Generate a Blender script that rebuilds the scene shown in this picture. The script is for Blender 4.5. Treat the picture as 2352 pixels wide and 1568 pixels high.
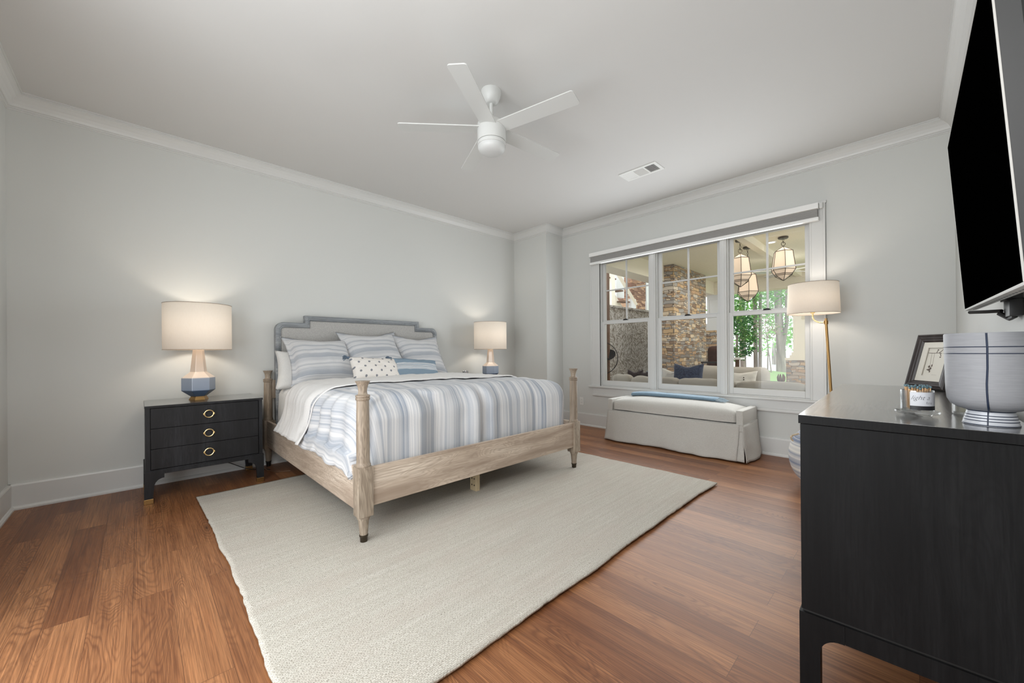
import bpy, bmesh, math, random
from mathutils import Vector, Matrix, noise
random.seed(7)
PI = math.pi
for o in list(bpy.data.objects): bpy.data.objects.remove(o)
S = bpy.context.scene
COL = S.collection
H0 = 1.10

# ---------------------------------------------------------------- camera
def make_camera():
    yaw, pitch, roll = 0.7681427, 0.0009079, -0.0078866
    f = Vector((math.sin(yaw)*math.cos(pitch), math.cos(yaw)*math.cos(pitch), math.sin(pitch)))
    r = Vector((math.cos(yaw), -math.sin(yaw), 0)); u = r.cross(f)
    r2 = math.cos(roll)*r + math.sin(roll)*u; u2 = -math.sin(roll)*r + math.cos(roll)*u
    cd = bpy.data.cameras.new('camera'); c = bpy.data.objects.new('camera', cd); COL.objects.link(c)
    m = Matrix((r2, u2, -f)).transposed().to_4x4(); m.translation = Vector((0, 0, H0)); c.matrix_world = m
    cd.sensor_fit = 'HORIZONTAL'; cd.sensor_width = 36; cd.lens = 887.1234/2352*36; cd.shift_y = 22.612/2352
    cd.clip_start = 0.02; cd.clip_end = 300
    S.camera = c
make_camera()
# ---------------------------------------------------------------- world, exposure, big lights
W = bpy.data.worlds.new('world'); S.world = W; W.use_nodes = True
bg = W.node_tree.nodes['Background']; bg.inputs[0].default_value = (0.93, 0.97, 1.0, 1); bg.inputs[1].default_value = 1.9
S.view_settings.view_transform = 'Standard'; S.view_settings.look = 'None'
S.view_settings.exposure = 0.27; S.view_settings.gamma = 1.0; S.view_settings.use_curve_mapping = False
cy = S.cycles
try:
    cy.use_denoising = True; cy.denoiser = 'OPENIMAGEDENOISE'
    cy.max_bounces = 10; cy.diffuse_bounces = 5; cy.glossy_bounces = 4; cy.transmission_bounces = 8; cy.transparent_max_bounces = 24
    cy.sample_clamp_indirect = 4.0; cy.caustics_reflective = False; cy.caustics_refractive = False
except Exception: pass
def light(name, kind, loc, power, color=(1,1,1), rot=(0,0,0), **kw):
    d = bpy.data.lights.new(name, kind); d.energy = power; d.color = color
    for k, v in kw.items(): setattr(d, k, v)
    o = bpy.data.objects.new(name, d); COL.objects.link(o); o.location = loc; o.rotation_euler = rot
    return o
# added fill lamp outside a made-up, unseen opening in the left wall, faces +X
light('opening_fill', 'AREA', (-0.86, 1.35, 1.35), 46, (0.94, 0.98, 1.0), (0, -PI/2, 0), shape='RECTANGLE', size=2.3, size_y=2.2)
# added lamp just inside the glass, boosts the windows' daylight, faces into the room
light('window_fill', 'AREA', (4.70, 1.89, 1.50), 34, (0.93, 0.97, 1.0), (0, PI/2, 0), shape='RECTANGLE', size=1.7, size_y=2.3)
# added fill spot standing in for a bounce flash, aimed at the ceiling
light('bounce_fill', 'SPOT', (-0.28, 0.45, 1.75), 98, (0.93, 0.975, 1.0), (PI, 0, 0), spot_size=2.5, spot_blend=1.0, shadow_soft_size=0.12)

# added unseen fill disk beside the camera, aimed down the room
def camera_fill_light():
    o = light('camera_fill', 'AREA', (-0.30, -0.05, 2.05), 15, (1.0, 0.985, 0.96), shape='DISK', size=.55)
    o.rotation_euler = (Vector((2.6, 2.6, .5))-o.location).to_track_quat('-Z', 'Y').to_euler()
camera_fill_light()

# ---------------------------------------------------------------- materials
MATS = {}
def srgb(r, g, b):
    f = lambda c: ((c/255+0.055)/1.055)**2.4 if c > 10.3 else c/255/12.92
    return (f(r), f(g), f(b), 1)
class NT:
    def __init__(s, name):
        s.m = bpy.data.materials.new(name); s.m.use_nodes = True; s.t = s.m.node_tree
        s.b = s.t.nodes['Principled BSDF']; s.out = s.t.nodes['Material Output']; MATS[name] = s.m
    def n(s, typ, **kw):
        x = s.t.nodes.new(typ)
        for k, v in kw.items():
            if k.startswith('i_'):
                key = k[2:]; key = int(key) if key.isdigit() else key
                x.inputs[key].default_value = v
            else: setattr(x, k, v)
        return x
    def l(s, a, b): s.t.links.new(a, b)
    def coord(s, scale=(1,1,1), kind='Object', rot=(0,0,0)):
        tc = s.n('ShaderNodeTexCoord'); mp = s.n('ShaderNodeMapping'); mp.inputs['Scale'].default_value = scale
        mp.inputs['Rotation'].default_value = rot
        s.l(tc.outputs[kind], mp.inputs['Vector']); return mp.outputs[0]
    def noise(s, vec, scale=5, detail=4, rough=.5, dist=0.0):
        x = s.n('ShaderNodeTexNoise'); x.inputs['Scale'].default_value = scale; x.inputs['Detail'].default_value = detail
        x.inputs['Roughness'].default_value = rough; x.inputs['Distortion'].default_value = dist
        s.l(vec, x.inputs['Vector']); return x.outputs['Fac']
    def ramp(s, fac, stops, interp='LINEAR'):
        x = s.n('ShaderNodeValToRGB'); x.color_ramp.interpolation = interp
        e = x.color_ramp.elements
        while len(e) < len(stops): e.new(0.5)
        for i, (p, c) in enumerate(stops):
            e[i].position = p; e[i].color = c if len(c) == 4 else (*c, 1)
        s.l(fac, x.inputs[0]); return x.outputs[0]
    def mix(s, fac, a, b, blend='MIX'):
        x = s.n('ShaderNodeMix', data_type='RGBA', blend_type=blend)
        for sock, v in ((x.inputs[0], fac), (x.inputs[6], a), (x.inputs[7], b)):
            if hasattr(v, 'links'): s.l(v, sock)
            else: sock.default_value = v
        return x.outputs[2]
    def math(s, op, a, b=0.0, c=0.0):
        x = s.n('ShaderNodeMath', operation=op)
        for i, v in enumerate((a, b, c)):
            if hasattr(v, 'links'): s.l(v, x.inputs[i])
            else: x.inputs[i].default_value = v
        return x.outputs[0]
    def bump(s, h, strength=.3, dist=.01):
        x = s.n('ShaderNodeBump'); x.inputs['Strength'].default_value = strength; x.inputs['Distance'].default_value = dist
        s.l(h, x.inputs['Height']); s.l(x.outputs[0], s.b.inputs['Normal'])
    def set(s, color=None, rough=None, metal=None, spec=None):
        if color is not None:
            if hasattr(color, 'links'): s.l(color, s.b.inputs['Base Color'])
            else: s.b.inputs['Base Color'].default_value = color
        if rough is not None:
            if hasattr(rough, 'links'): s.l(rough, s.b.inputs['Roughness'])
            else: s.b.inputs['Roughness'].default_value = rough
        if metal is not None: s.b.inputs['Metallic'].default_value = metal
        if spec is not None: s.b.inputs['Specular IOR Level'].default_value = spec
        return s.m

def paint(name, c, rough=.55, var=.03, scale=1.2, bump=.04):
    t = NT(name); v = t.coord()
    f = t.noise(v, scale, 3); f2 = t.noise(v, 90, 3)
    d = (c[0]*(1-var), c[1]*(1-var), c[2]*(1-var), 1)
    t.bump(f2, bump, .002)
    return t.set(t.mix(f, d, c), rough)
def metal(name, c, rough=.3):
    t = NT(name); f = t.noise(t.coord((1,1,8)), 30, 3)
    return t.set(c, t.math('MULTIPLY_ADD', f, .15, rough-.07), 1.0)
WALL = paint('wall_paint', srgb(208, 209, 206), .62)
CEIL = paint('ceiling_paint', srgb(208, 207, 205), .75)
TRIM = paint('trim_paint', srgb(211, 211, 209), .35, .02)
WHITE_PLASTIC = paint('white_plastic', srgb(225, 225, 222), .4)
FANW = paint('fan_white', srgb(208, 209, 207), .32)
BRASS = metal('brushed_brass', srgb(164, 130, 84), .34)
PALE_BRASS = metal('pale_brass', srgb(232, 205, 150), .25)
BRONZE = metal('dark_bronze', srgb(84, 76, 66), .4)
CHROME = metal('polished_steel', srgb(215, 215, 215), .12)
BLACKM = paint('black_metal', srgb(24, 22, 21), .45)
DARKP = paint('dark_plastic', srgb(30, 30, 31), .5)
GREYP = paint('grey_plastic', srgb(168, 166, 162), .45)

def m_floor():
    t = NT('plank_floor')
    tc = t.n('ShaderNodeTexCoord'); sp = t.n('ShaderNodeSeparateXYZ'); t.l(tc.outputs['Object'], sp.inputs[0])
    cb = t.n('ShaderNodeCombineXYZ'); t.l(t.math('ADD', sp.outputs[1], 20.3), cb.inputs[0]); t.l(t.math('ADD', sp.outputs[0], 19.675), cb.inputs[1])
    br = t.n('ShaderNodeTexBrick', offset=.37, offset_frequency=2)
    br.inputs['Color1'].default_value = (0,0,0,1); br.inputs['Color2'].default_value = (1,1,1,1); br.inputs['Mortar'].default_value = (.5,.5,.5,1)
    for k, v in (('Scale', 1), ('Mortar Size', .0007), ('Mortar Smooth', .3), ('Brick Width', 1.22), ('Row Height', .131)): br.inputs[k].default_value = v
    t.l(cb.outputs[0], br.inputs['Vector'])
    pid = t.n('ShaderNodeSeparateColor'); t.l(br.outputs['Color'], pid.inputs[0]); pid = pid.outputs[0]
    # grain coordinates offset per plank
    g = t.n('ShaderNodeCombineXYZ'); t.l(t.math('MULTIPLY', sp.outputs[1], 1.0), g.inputs[1])
    t.l(sp.outputs[0], g.inputs[0]); t.l(t.math('MULTIPLY', pid, 37.0), g.inputs[2])
    def gm(sx, sy):
        mp = t.n('ShaderNodeMapping'); mp.inputs['Scale'].default_value = (sx, sy, 1); t.l(g.outputs[0], mp.inputs[0]); return mp.outputs[0]
    fine = t.noise(gm(160, 2.0), 1.6, 5, .66, .25)
    broad = t.noise(gm(13, .9), 1.3, 5, .62, .8)
    # cathedral grain: contour lines of a stretched noise
    cat = t.noise(gm(8.5, 1.5), 1.0, 2, .45, .5)
    rings = t.math('SINE', t.math('MULTIPLY', cat, 150.0))
    rings = t.math('POWER', t.math('MULTIPLY_ADD', rings, .5, .5), 2.2)
    zone = t.ramp(t.noise(gm(5, .8), 1.2, 2), [(.42, (0,0,0)), (.62, (1,1,1))])
    rings = t.math('MULTIPLY', rings, zone)
    vo = t.n('ShaderNodeTexVoronoi', feature='F1'); vo.inputs['Scale'].default_value = 1.0; t.l(gm(6.2, 1.25), vo.inputs['Vector'])
    vsel = t.n('ShaderNodeSeparateColor'); t.l(vo.outputs['Color'], vsel.inputs[0]); sel = t.math('GREATER_THAN', vsel.outputs[0], .62)
    kd = t.math('ADD', vo.outputs['Distance'], t.math('MULTIPLY', t.math('SUBTRACT', broad, .5), .10))
    knots = t.math('MULTIPLY', t.ramp(kd, [(.015, (1,1,1)), (.075, (0,0,0))]), sel)
    kr = t.math('POWER', t.math('MULTIPLY_ADD', t.math('SINE', t.math('MULTIPLY', kd, 105.0)), .5, .5), 2.0)
    kr = t.math('MULTIPLY', t.math('MULTIPLY', kr, sel), t.ramp(kd, [(.10, (1,1,1)), (.42, (0,0,0))]))
    rings = t.math('MAXIMUM', rings, kr)
    base = t.ramp(t.math('ADD', t.math('MULTIPLY', pid, .38), t.math('MULTIPLY', broad, .72)),
        [(.22, srgb(104, 62, 37)), (.42, srgb(133, 85, 53)), (.60, srgb(156, 105, 68)), (.82, srgb(180, 126, 84))])
    c = t.mix(t.ramp(fine, [(.35, (1,1,1)), (.62, (0,0,0))]), base, t.mix(.62, base, srgb(66, 36, 22)))
    c = t.mix(t.math('MULTIPLY', rings, .5), c, srgb(84, 48, 30))
    c = t.mix(t.math('MULTIPLY', knots, .7), c, srgb(62, 38, 26))
    c = t.mix(br.outputs['Fac'], c, srgb(74, 46, 32))
    t.bump(t.math('SUBTRACT', fine, t.math('MULTIPLY', br.outputs['Fac'], 2.0)), .12, .002)
    return t.set(c, t.math('MULTIPLY_ADD', fine, .16, .32), None, .36)
FLOOR = m_floor()

def wood(name, lo, mid, hi, axis=2, rough=.5, stretch=1.0, rings=.45, spec=.4):
    """grain running along axis (object coordinates)"""
    t = NT(name); sc = [75*stretch]*3; sc[axis] = 3.4*stretch
    v = t.coord(tuple(sc)); fine = t.noise(v, 1.6, 5, .6, .5)
    sc2 = [7*stretch]*3; sc2[axis] = 1.0*stretch
    v2 = t.coord(tuple(sc2)); b = t.noise(v2, 1.3, 3, .5, .5)
    r = t.math('MULTIPLY_ADD', t.math('SINE', t.math('MULTIPLY', b, 175)), .5, .5)
    base = t.ramp(b, [(.3, lo), (.5, mid), (.7, hi)])
    c = t.mix(t.math('MULTIPLY', t.math('POWER', r, 2.0), rings), base, lo)
    c = t.mix(t.ramp(fine, [(.36, (1,1,1)), (.58, (0,0,0))]), c, t.mix(.6, c, lo))
    t.bump(fine, .18, .002)
    return t.set(c, rough, None, spec)
OAK = [srgb(152, 134, 118), srgb(196, 179, 162), srgb(214, 200, 184)]
OAKX = wood('weathered_oak_x', *OAK, axis=0); OAKY = wood('weathered_oak_y', *OAK, axis=1); OAKZ = wood('weathered_oak_z', srgb(112, 98, 84), srgb(160, 145, 128), srgb(186, 173, 156), axis=2, rings=.5)
GREYOAK = wood('grey_oak', srgb(108, 112, 116), srgb(150, 154, 157), srgb(178, 180, 181), axis=0)  # cooler, greyer tone than the oak posts and rails
PINE = wood('pale_pine', srgb(170, 150, 118), srgb(196, 178, 146), srgb(212, 196, 166), axis=2)
BLK = [srgb(8, 8, 9), srgb(14, 14, 15), srgb(23, 23, 24)]
BLACKZ = wood('black_oak', *BLK, axis=2, rough=.5, rings=.3, spec=.16)
NSB = wood('charcoal_oak', srgb(20, 20, 22), srgb(32, 32, 35), srgb(46, 47, 51), axis=2, rough=.45, rings=.45, spec=.3)
BLACKX = wood('black_oak_top', srgb(24,24,24), srgb(34,34,34), srgb(46,46,46), axis=0, rough=.3, rings=.2, spec=.7)
_b = MATS['black_oak_top'].node_tree.nodes['Principled BSDF']; _b.inputs['Coat Weight'].default_value = 1.0; _b.inputs['Coat Roughness'].default_value = .16; _b.inputs['Coat IOR'].default_value = 1.95
FRAMEW = wood('espresso_wood', srgb(40, 34, 33), srgb(60, 52, 50), srgb(76, 68, 65), axis=2, rough=.4)

def fabric(name, c, c2=None, scale=260, rough=.9, bump=.25, big=.12):
    t = NT(name); v = t.coord(); f = t.noise(v, scale, 3, .7); g = t.noise(v, 3, 3)
    c2 = c2 or (c[0]*.7, c[1]*.7, c[2]*.7, 1)
    col = t.mix(t.ramp(f, [(.35, (0,0,0)), (.65, (1,1,1))]), c2, c)
    col = t.mix(t.math('MULTIPLY', g, big), col, c2)
    wr = t.noise(v, 9, 4, .6)
    t.bump(t.math('ADD', t.math('MULTIPLY', f, .25), wr), bump, .006)
    t.b.inputs['Sheen Weight'].default_value = .15
    return t.set(col, rough, None, .15)
SHEET = fabric('white_cotton', srgb(226, 225, 222), srgb(206, 205, 203), 300, bump=.35)
LINING = fabric('cream_cotton', srgb(230, 228, 226), srgb(212, 210, 208), 300, bump=.5)
LINEN = fabric('oatmeal_linen', srgb(204, 202, 196), srgb(172, 169, 163), 320, bump=.2)
HEADF = fabric('grey_tweed', srgb(192, 190, 186), srgb(146, 144, 142), 330, bump=.25)
THROW = fabric('blue_wool', srgb(130, 151, 166), srgb(96, 118, 135), 200, bump=.5)
TASSEL = fabric('slate_yarn', srgb(110, 126, 142), srgb(78, 92, 108), 200)
OUTCUSH = fabric('taupe_outdoor', srgb(172, 166, 156), srgb(156, 150, 140), 400, bump=.3)
OUTW = fabric('ivory_outdoor', srgb(210, 206, 198), srgb(196, 192, 184), 400, bump=.3)
NAVY = fabric('navy_shag', srgb(62, 72, 96), srgb(28, 34, 52), 60, bump=.9)
BROWNF = fabric('dark_brown_fabric', srgb(48, 34, 34), srgb(34, 24, 24), 80)
LEATHER = fabric('brown_leather', srgb(78, 52, 46), srgb(50, 32, 30), 30, rough=.4, bump=.5)

def stripes(name, sock=0, k=1.0, cw=srgb(212, 211, 211), cb=srgb(134, 148, 166), seed=0.0, lines=1.0, kind='UV'):
    t = NT(name); tc = t.n('ShaderNodeTexCoord'); sp = t.n('ShaderNodeSeparateXYZ'); t.l(tc.outputs[kind], sp.inputs[0])
    u = sp.outputs[sock]; w = sp.outputs[1-sock]
    def n1(scale, detail, off):
        x = t.n('ShaderNodeTexNoise', noise_dimensions='1D'); x.inputs['Scale'].default_value = scale*k; x.inputs['Detail'].default_value = detail
        t.l(t.math('ADD', u, off+seed), x.inputs['W']); return x.outputs['Fac']
    a = t.ramp(n1(9, 1, 3.1), [(.44, (0,0,0)), (.60, (1,1,1))])
    b = t.ramp(n1(42, 2, 7.7), [(.40, (0,0,0)), (.60, (1,1,1))])
    c = t.ramp(n1(120, 1, 11.3), [(.42, (0,0,0)), (.58, (1,1,1))])
    f = t.math('ADD', t.math('MULTIPLY', a, .40), t.math('MULTIPLY', b, .34*lines))
    f = t.math('ADD', f, t.math('MULTIPLY', t.math('MULTIPLY', a, c), .22))
    wv = t.noise(t.coord((1,1,1), kind), 260, 2, .8)
    f = t.math('MULTIPLY', f, t.math('MULTIPLY_ADD', wv, .5, .7))
    fade = t.noise(t.coord((1,1,1)), 2.2, 2)
    f = t.math('MULTIPLY', f, t.math('MULTIPLY_ADD', fade, .7, .55))
    cl = t.n('ShaderNodeClamp'); t.l(f, cl.inputs[0])
    v = t.coord(); wr = t.noise(v, 7, 4, .6); fi = t.noise(v, 400, 2)
    t.bump(t.math('ADD', wr, t.math('MULTIPLY', fi, .1)), .45, .012)
    t.b.inputs['Sheen Weight'].default_value = .1
    return t.set(t.mix(cl.outputs[0], cw, cb), .88, None, .15)
DUVET = stripes('duvet_stripes', 0, 1.55, cb=srgb(128, 139, 155))
SHAM = stripes('sham_stripes', 1, 1.75, cb=srgb(132, 141, 154), seed=5.0)
def m_lumbar():
    t = NT('banded_lumbar'); tc = t.n('ShaderNodeTexCoord'); sp = t.n('ShaderNodeSeparateXYZ'); t.l(tc.outputs['UV'], sp.inputs[0])
    v = t.math('SUBTRACT', sp.outputs[1], 3.0)
    blue, wht, dk = srgb(132, 150, 164), srgb(214, 216, 218), srgb(86, 104, 122)
    pos = [(-.045, wht), (-.037, dk), (-.034, wht), (-.022, blue), (-.018, wht), (-.008, dk), (-.004, wht), (.006, blue), (.012, wht), (.020, dk), (.023, wht), (.034, blue)]
    f = t.math('MULTIPLY_ADD', v, 3.0, .5)
    c = t.ramp(f, [(0.0, blue)]+[(p*3.0+.5, k) for p, k in pos], 'CONSTANT')
    n = t.noise(t.coord(), 300, 3, .7); c = t.mix(t.math('MULTIPLY', n, .35), c, dk)
    t.bump(t.noise(t.coord(), 9, 4), .4, .008); return t.set(c, .9, None, .15)
LUMBAR = m_lumbar()
POUF = stripes('pouf_stripes', 1, .95, cw=srgb(218, 215, 208), cb=srgb(70, 96, 136), seed=9.6, lines=1.3)

def m_dots():
    t = NT('dotted_cotton'); tc = t.n('ShaderNodeTexCoord'); sp = t.n('ShaderNodeSeparateXYZ'); t.l(tc.outputs['UV'], sp.inputs[0])
    s = 1/.104
    def cell(ou, ov):
        fu = t.math('SUBTRACT', t.math('FRACT', t.math('MULTIPLY_ADD', sp.outputs[0], s, ou)), .5)
        fv = t.math('SUBTRACT', t.math('FRACT', t.math('MULTIPLY_ADD', sp.outputs[1], s, ov)), .5)
        d = t.math('SQRT', t.math('ADD', t.math('MULTIPLY', fu, fu), t.math('MULTIPLY', fv, fv)))
        return t.math('LESS_THAN', d, .105)
    f = t.math('MAXIMUM', cell(.1, .2), cell(.6, .7))
    v = t.coord(); t.bump(t.math('ADD', t.noise(v, 9, 3), f), .4, .006)
    return t.set(t.mix(f, srgb(224, 219, 213), srgb(128, 130, 136)), .9, None, .15)
DOTS = m_dots()

def m_rug():
    t = NT('woven_rug'); tc = t.n('ShaderNodeTexCoord')
    br = t.n('ShaderNodeTexBrick', offset=.5)
    br.inputs['Color1'].default_value = (.25,.25,.25,1); br.inputs['Color2'].default_value = (1,1,1,1); br.inputs['Mortar'].default_value = (0,0,0,1)
    for k, v in (('Scale', 1), ('Mortar Size', .0020), ('Mortar Smooth', 1.0), ('Brick Width', .0135), ('Row Height', .0078)): br.inputs[k].default_value = v
    nd = t.n('ShaderNodeTexNoise'); nd.inputs['Scale'].default_value = 45; t.l(tc.outputs['Object'], nd.inputs['Vector'])
    ad = t.n('ShaderNodeVectorMath', operation='MULTIPLY_ADD'); t.l(nd.outputs['Color'], ad.inputs[0]); ad.inputs[1].default_value = (.020, .011, 0); t.l(tc.outputs['Object'], ad.inputs[2])
    t.l(ad.outputs[0], br.inputs['Vector'])
    st = t.noise(t.coord((1.2, 30, 1)), 1.4, 5, .7); fl = t.noise(t.coord((60, 130, 1)), 1.0, 2, .5)
    base = t.ramp(st, [(.34, srgb(192, 186, 176)), (.5, srgb(200, 195, 185)), (.66, srgb(208, 203, 194))])
    sp2 = t.noise(t.coord(), 130, 3, .8)
    base = t.mix(t.ramp(sp2, [(.38, (1,1,1)), (.5, (0,0,0))]), base, srgb(170, 163, 151))
    pk = t.noise(t.coord((1.0, 3.0, 1)), 2.0, 3); base = t.mix(t.math('MULTIPLY', t.ramp(pk, [(.45, (0,0,0)), (.7, (1,1,1))]), .35), base, srgb(190, 176, 166))
    c = t.mix(t.math('MULTIPLY', br.outputs['Fac'], .42), base, srgb(150, 143, 132))
    c = t.mix(t.ramp(fl, [(.70, (0,0,0)), (.77, (1,1,1))]), c, srgb(112, 98, 88))
    se = t.n('ShaderNodeSeparateColor'); t.l(br.outputs['Color'], se.inputs[0])
    h = t.math('ADD', t.math('MULTIPLY', t.math('SUBTRACT', 1.0, br.outputs['Fac']), 1.0), t.math('MULTIPLY', se.outputs[0], .5))
    t.bump(h, .5, .004)
    return t.set(c, .95, None, .1)
RUG = m_rug()

def m_shade():
    t = NT('lamp_shade_linen'); v = t.coord((1,1,1)); f = t.noise(t.coord((300,300,40)), 1, 2)
    nt = t.t; t.t.nodes.remove(t.b)
    col = t.mix(f, srgb(230, 219, 204), srgb(238, 229, 216))
    d = t.n('ShaderNodeBsdfDiffuse'); tr = t.n('ShaderNodeBsdfTranslucent'); em = t.n('ShaderNodeEmission')
    t.l(col, d.inputs[0]); t.l(col, tr.inputs[0]); em.inputs[0].default_value = (1.0, .89, .78, 1); em.inputs[1].default_value = .13
    m1 = t.n('ShaderNodeMixShader'); m1.inputs[0].default_value = .15; t.l(d.outputs[0], m1.inputs[1]); t.l(tr.outputs[0], m1.inputs[2])
    a = t.n('ShaderNodeAddShader'); t.l(m1.outputs[0], a.inputs[0]); t.l(em.outputs[0], a.inputs[1]); t.l(a.outputs[0], t.out.inputs[0])
    return t.m
SHADE = m_shade()
def emis(name, c, s):
    t = NT(name); t.b.inputs['Emission Color'].default_value = c; t.b.inputs['Emission Strength'].default_value = s; return t.set(c, .5)
LANT = emis('lantern_linen', srgb(222, 200, 176), .22)
BULB = emis('bulb_glow', (1, .93, .82, 1), 5.0)
CANL = emis('recessed_light', (1, .96, .9, 1), 2.0)
def m_glass(name, refl=.06, tint=(1,1,1,1), rough=0.0):
    t = NT(name); t.t.nodes.remove(t.b)
    tr = t.n('ShaderNodeBsdfTransparent'); tr.inputs[0].default_value = tint
    g = t.n('ShaderNodeBsdfGlossy'); g.inputs['Roughness'].default_value = rough
    lw = t.n('ShaderNodeLayerWeight'); lw.inputs[0].default_value = .35
    m = t.n('ShaderNodeMixShader'); t.l(t.math('MULTIPLY_ADD', lw.outputs['Fresnel'], .5, refl), m.inputs[0]); t.l(tr.outputs[0], m.inputs[1]); t.l(g.outputs[0], m.inputs[2])
    t.l(m.outputs[0], t.out.inputs[0]); return t.m
PANE = m_glass('window_glass', .0); JARG = m_glass('jar_glass', .10, (.97,.98,.985,1), .02)
CERAMIC = NT('two_tone_ceramic')
def m_ceramic():
    t = CERAMIC; tc = t.n('ShaderNodeTexCoord'); sp = t.n('ShaderNodeSeparateXYZ'); t.l(tc.outputs['Object'], sp.inputs[0])
    v = t.coord(); f = t.noise(v, 60, 3)
    c = t.ramp(sp.outputs[2], [(.04, srgb(82, 98, 120)), (.078, srgb(84, 100, 124)), (.084, srgb(140, 151, 168)), (.178, srgb(152, 161, 176)), (.1875, srgb(216, 200, 186)), (.30, srgb(206, 188, 172))])
    t.bump(f, .05, .002)
    return t.set(c, .16, None, .6)
m_ceramic()
SCREEN = paint('tv_screen', srgb(1, 1, 1), .6, 0); MATS['tv_screen'].node_tree.nodes['Principled BSDF'].inputs['Specular IOR Level'].default_value = 0
def m_planter():
    t = NT('brushed_silver_glaze'); f = t.noise(t.coord((4,4,60)), 6, 4, .6)
    t.bump(f, .04, .001)
    return t.set(t.mix(f, srgb(122, 123, 127), srgb(148, 149, 153)), t.math('MULTIPLY_ADD', f, .15, .42), .0, .35)
PLANTER = m_planter()
PLWHITE = paint('white_glaze', srgb(190, 192, 198), .3); NAVYP = paint('navy_paint', srgb(28, 40, 62), .3)
CREAMWAX = paint('cream_wax', srgb(214, 206, 180), .5)
MATCHW = paint('match_wood', srgb(206, 166, 122), .6); MATCHH = paint('match_head', srgb(88, 112, 120), .7)
LABEL = paint('paper_label', srgb(196, 197, 202), .7); BLACKLB = paint('black_label', srgb(26, 26, 30), .5)
INK = paint('black_ink', srgb(38, 38, 42), .7); GREYINK = paint('grey_ink', srgb(120, 120, 126), .7)
MAT_ = paint('mat_board', srgb(222, 217, 206), .8); PEBBLE = paint('pebble_brown', srgb(104, 92, 84), .6)
def m_stone(name, hues, bw=.22, bh=.070, seed=0.0):
    t = NT(name); tc = t.n('ShaderNodeTexCoord'); sp = t.n('ShaderNodeSeparateXYZ'); t.l(tc.outputs['Object'], sp.inputs[0])
    u = t.math('ADD', t.math('ADD', sp.outputs[0], sp.outputs[1]), seed+30)
    nd = t.n('ShaderNodeTexNoise'); nd.inputs['Scale'].default_value = 4; nd.inputs['Detail'].default_value = 4; t.l(tc.outputs['Object'], nd.inputs['Vector'])
    s2 = t.n('ShaderNodeSeparateColor'); t.l(nd.outputs['Color'], s2.inputs[0])
    cb = t.n('ShaderNodeCombineXYZ'); t.l(t.math('MULTIPLY_ADD', s2.outputs[0], .22, u), cb.inputs[0]); t.l(t.math('MULTIPLY_ADD', s2.outputs[1], .10, t.math('ADD', sp.outputs[2], 10)), cb.inputs[1])
    br = t.n('ShaderNodeTexBrick', offset=.43, squash=.62, squash_frequency=3)
    br.inputs['Color1'].default_value = (0,0,0,1); br.inputs['Color2'].default_value = (1,1,1,1); br.inputs['Mortar'].default_value = (.5,.5,.5,1)
    for k, v in (('Scale', 1), ('Mortar Size', .0045), ('Mortar Smooth', .5), ('Brick Width', bw), ('Row Height', bh)): br.inputs[k].default_value = v
    t.l(cb.outputs[0], br.inputs['Vector'])
    sc = t.n('ShaderNodeSeparateColor'); t.l(br.outputs['Color'], sc.inputs[0])
    n = len(hues); c = t.ramp(sc.outputs[0], [(i/n, h) for i, h in enumerate(hues)], 'CONSTANT')
    g = t.noise(t.coord(), 26, 5, .6)
    c = t.mix(t.math('MULTIPLY', g, .55), c, t.mix(.5, c, srgb(70, 58, 48)))
    b2 = t.n('ShaderNodeTexBrick', offset=.31, squash=.8, squash_frequency=2)
    b2.inputs['Color1'].default_value = (0,0,0,1); b2.inputs['Color2'].default_value = (1,1,1,1); b2.inputs['Mortar'].default_value = (.5,.5,.5,1)
    for k, v in (('Scale', 1), ('Mortar Size', .0035), ('Mortar Smooth', .6), ('Brick Width', bw*.62), ('Row Height', bh*.5)): b2.inputs[k].default_value = v
    t.l(cb.outputs[0], b2.inputs['Vector']); sb = t.n('ShaderNodeSeparateColor'); t.l(b2.outputs['Color'], sb.inputs[0])
    pick = t.math('GREATER_THAN', t.math('FRACT', t.math('MULTIPLY', sc.outputs[0], 7.3)), .45)
    c2 = t.ramp(sb.outputs[0], [(i/n, h) for i, h in enumerate(reversed(hues))], 'CONSTANT'); c2 = t.mix(t.math('MULTIPLY', g, .5), c2, t.mix(.5, c2, srgb(80, 68, 58)))
    c = t.mix(pick, c, c2); mf = t.math('MAXIMUM', br.outputs['Fac'], t.math('MULTIPLY', b2.outputs['Fac'], pick))
    c = t.mix(t.math('MULTIPLY', mf, .85), c, srgb(78, 64, 54))
    t.bump(t.math('ADD', t.math('SUBTRACT', 1.0, mf), t.math('ADD', t.math('MULTIPLY', sc.outputs[0], .6), t.math('MULTIPLY', g, .3))), 1.0, .03)
    return t.set(c, .9, None, .2)
HUES = [srgb(166, 146, 126), srgb(206, 176, 138), srgb(150, 142, 134), srgb(184, 168, 150), srgb(220, 200, 172), srgb(142, 120, 102), srgb(194, 162, 130), srgb(166, 162, 156), srgb(206, 194, 178)]
STONE = m_stone('ledge_stone', HUES); STONE2 = m_stone('brown_fieldstone', [srgb(166, 128, 100), srgb(132, 98, 80), srgb(186, 152, 122), srgb(120, 88, 72), srgb(150, 118, 98)], .34, .085, 4.0)
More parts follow.
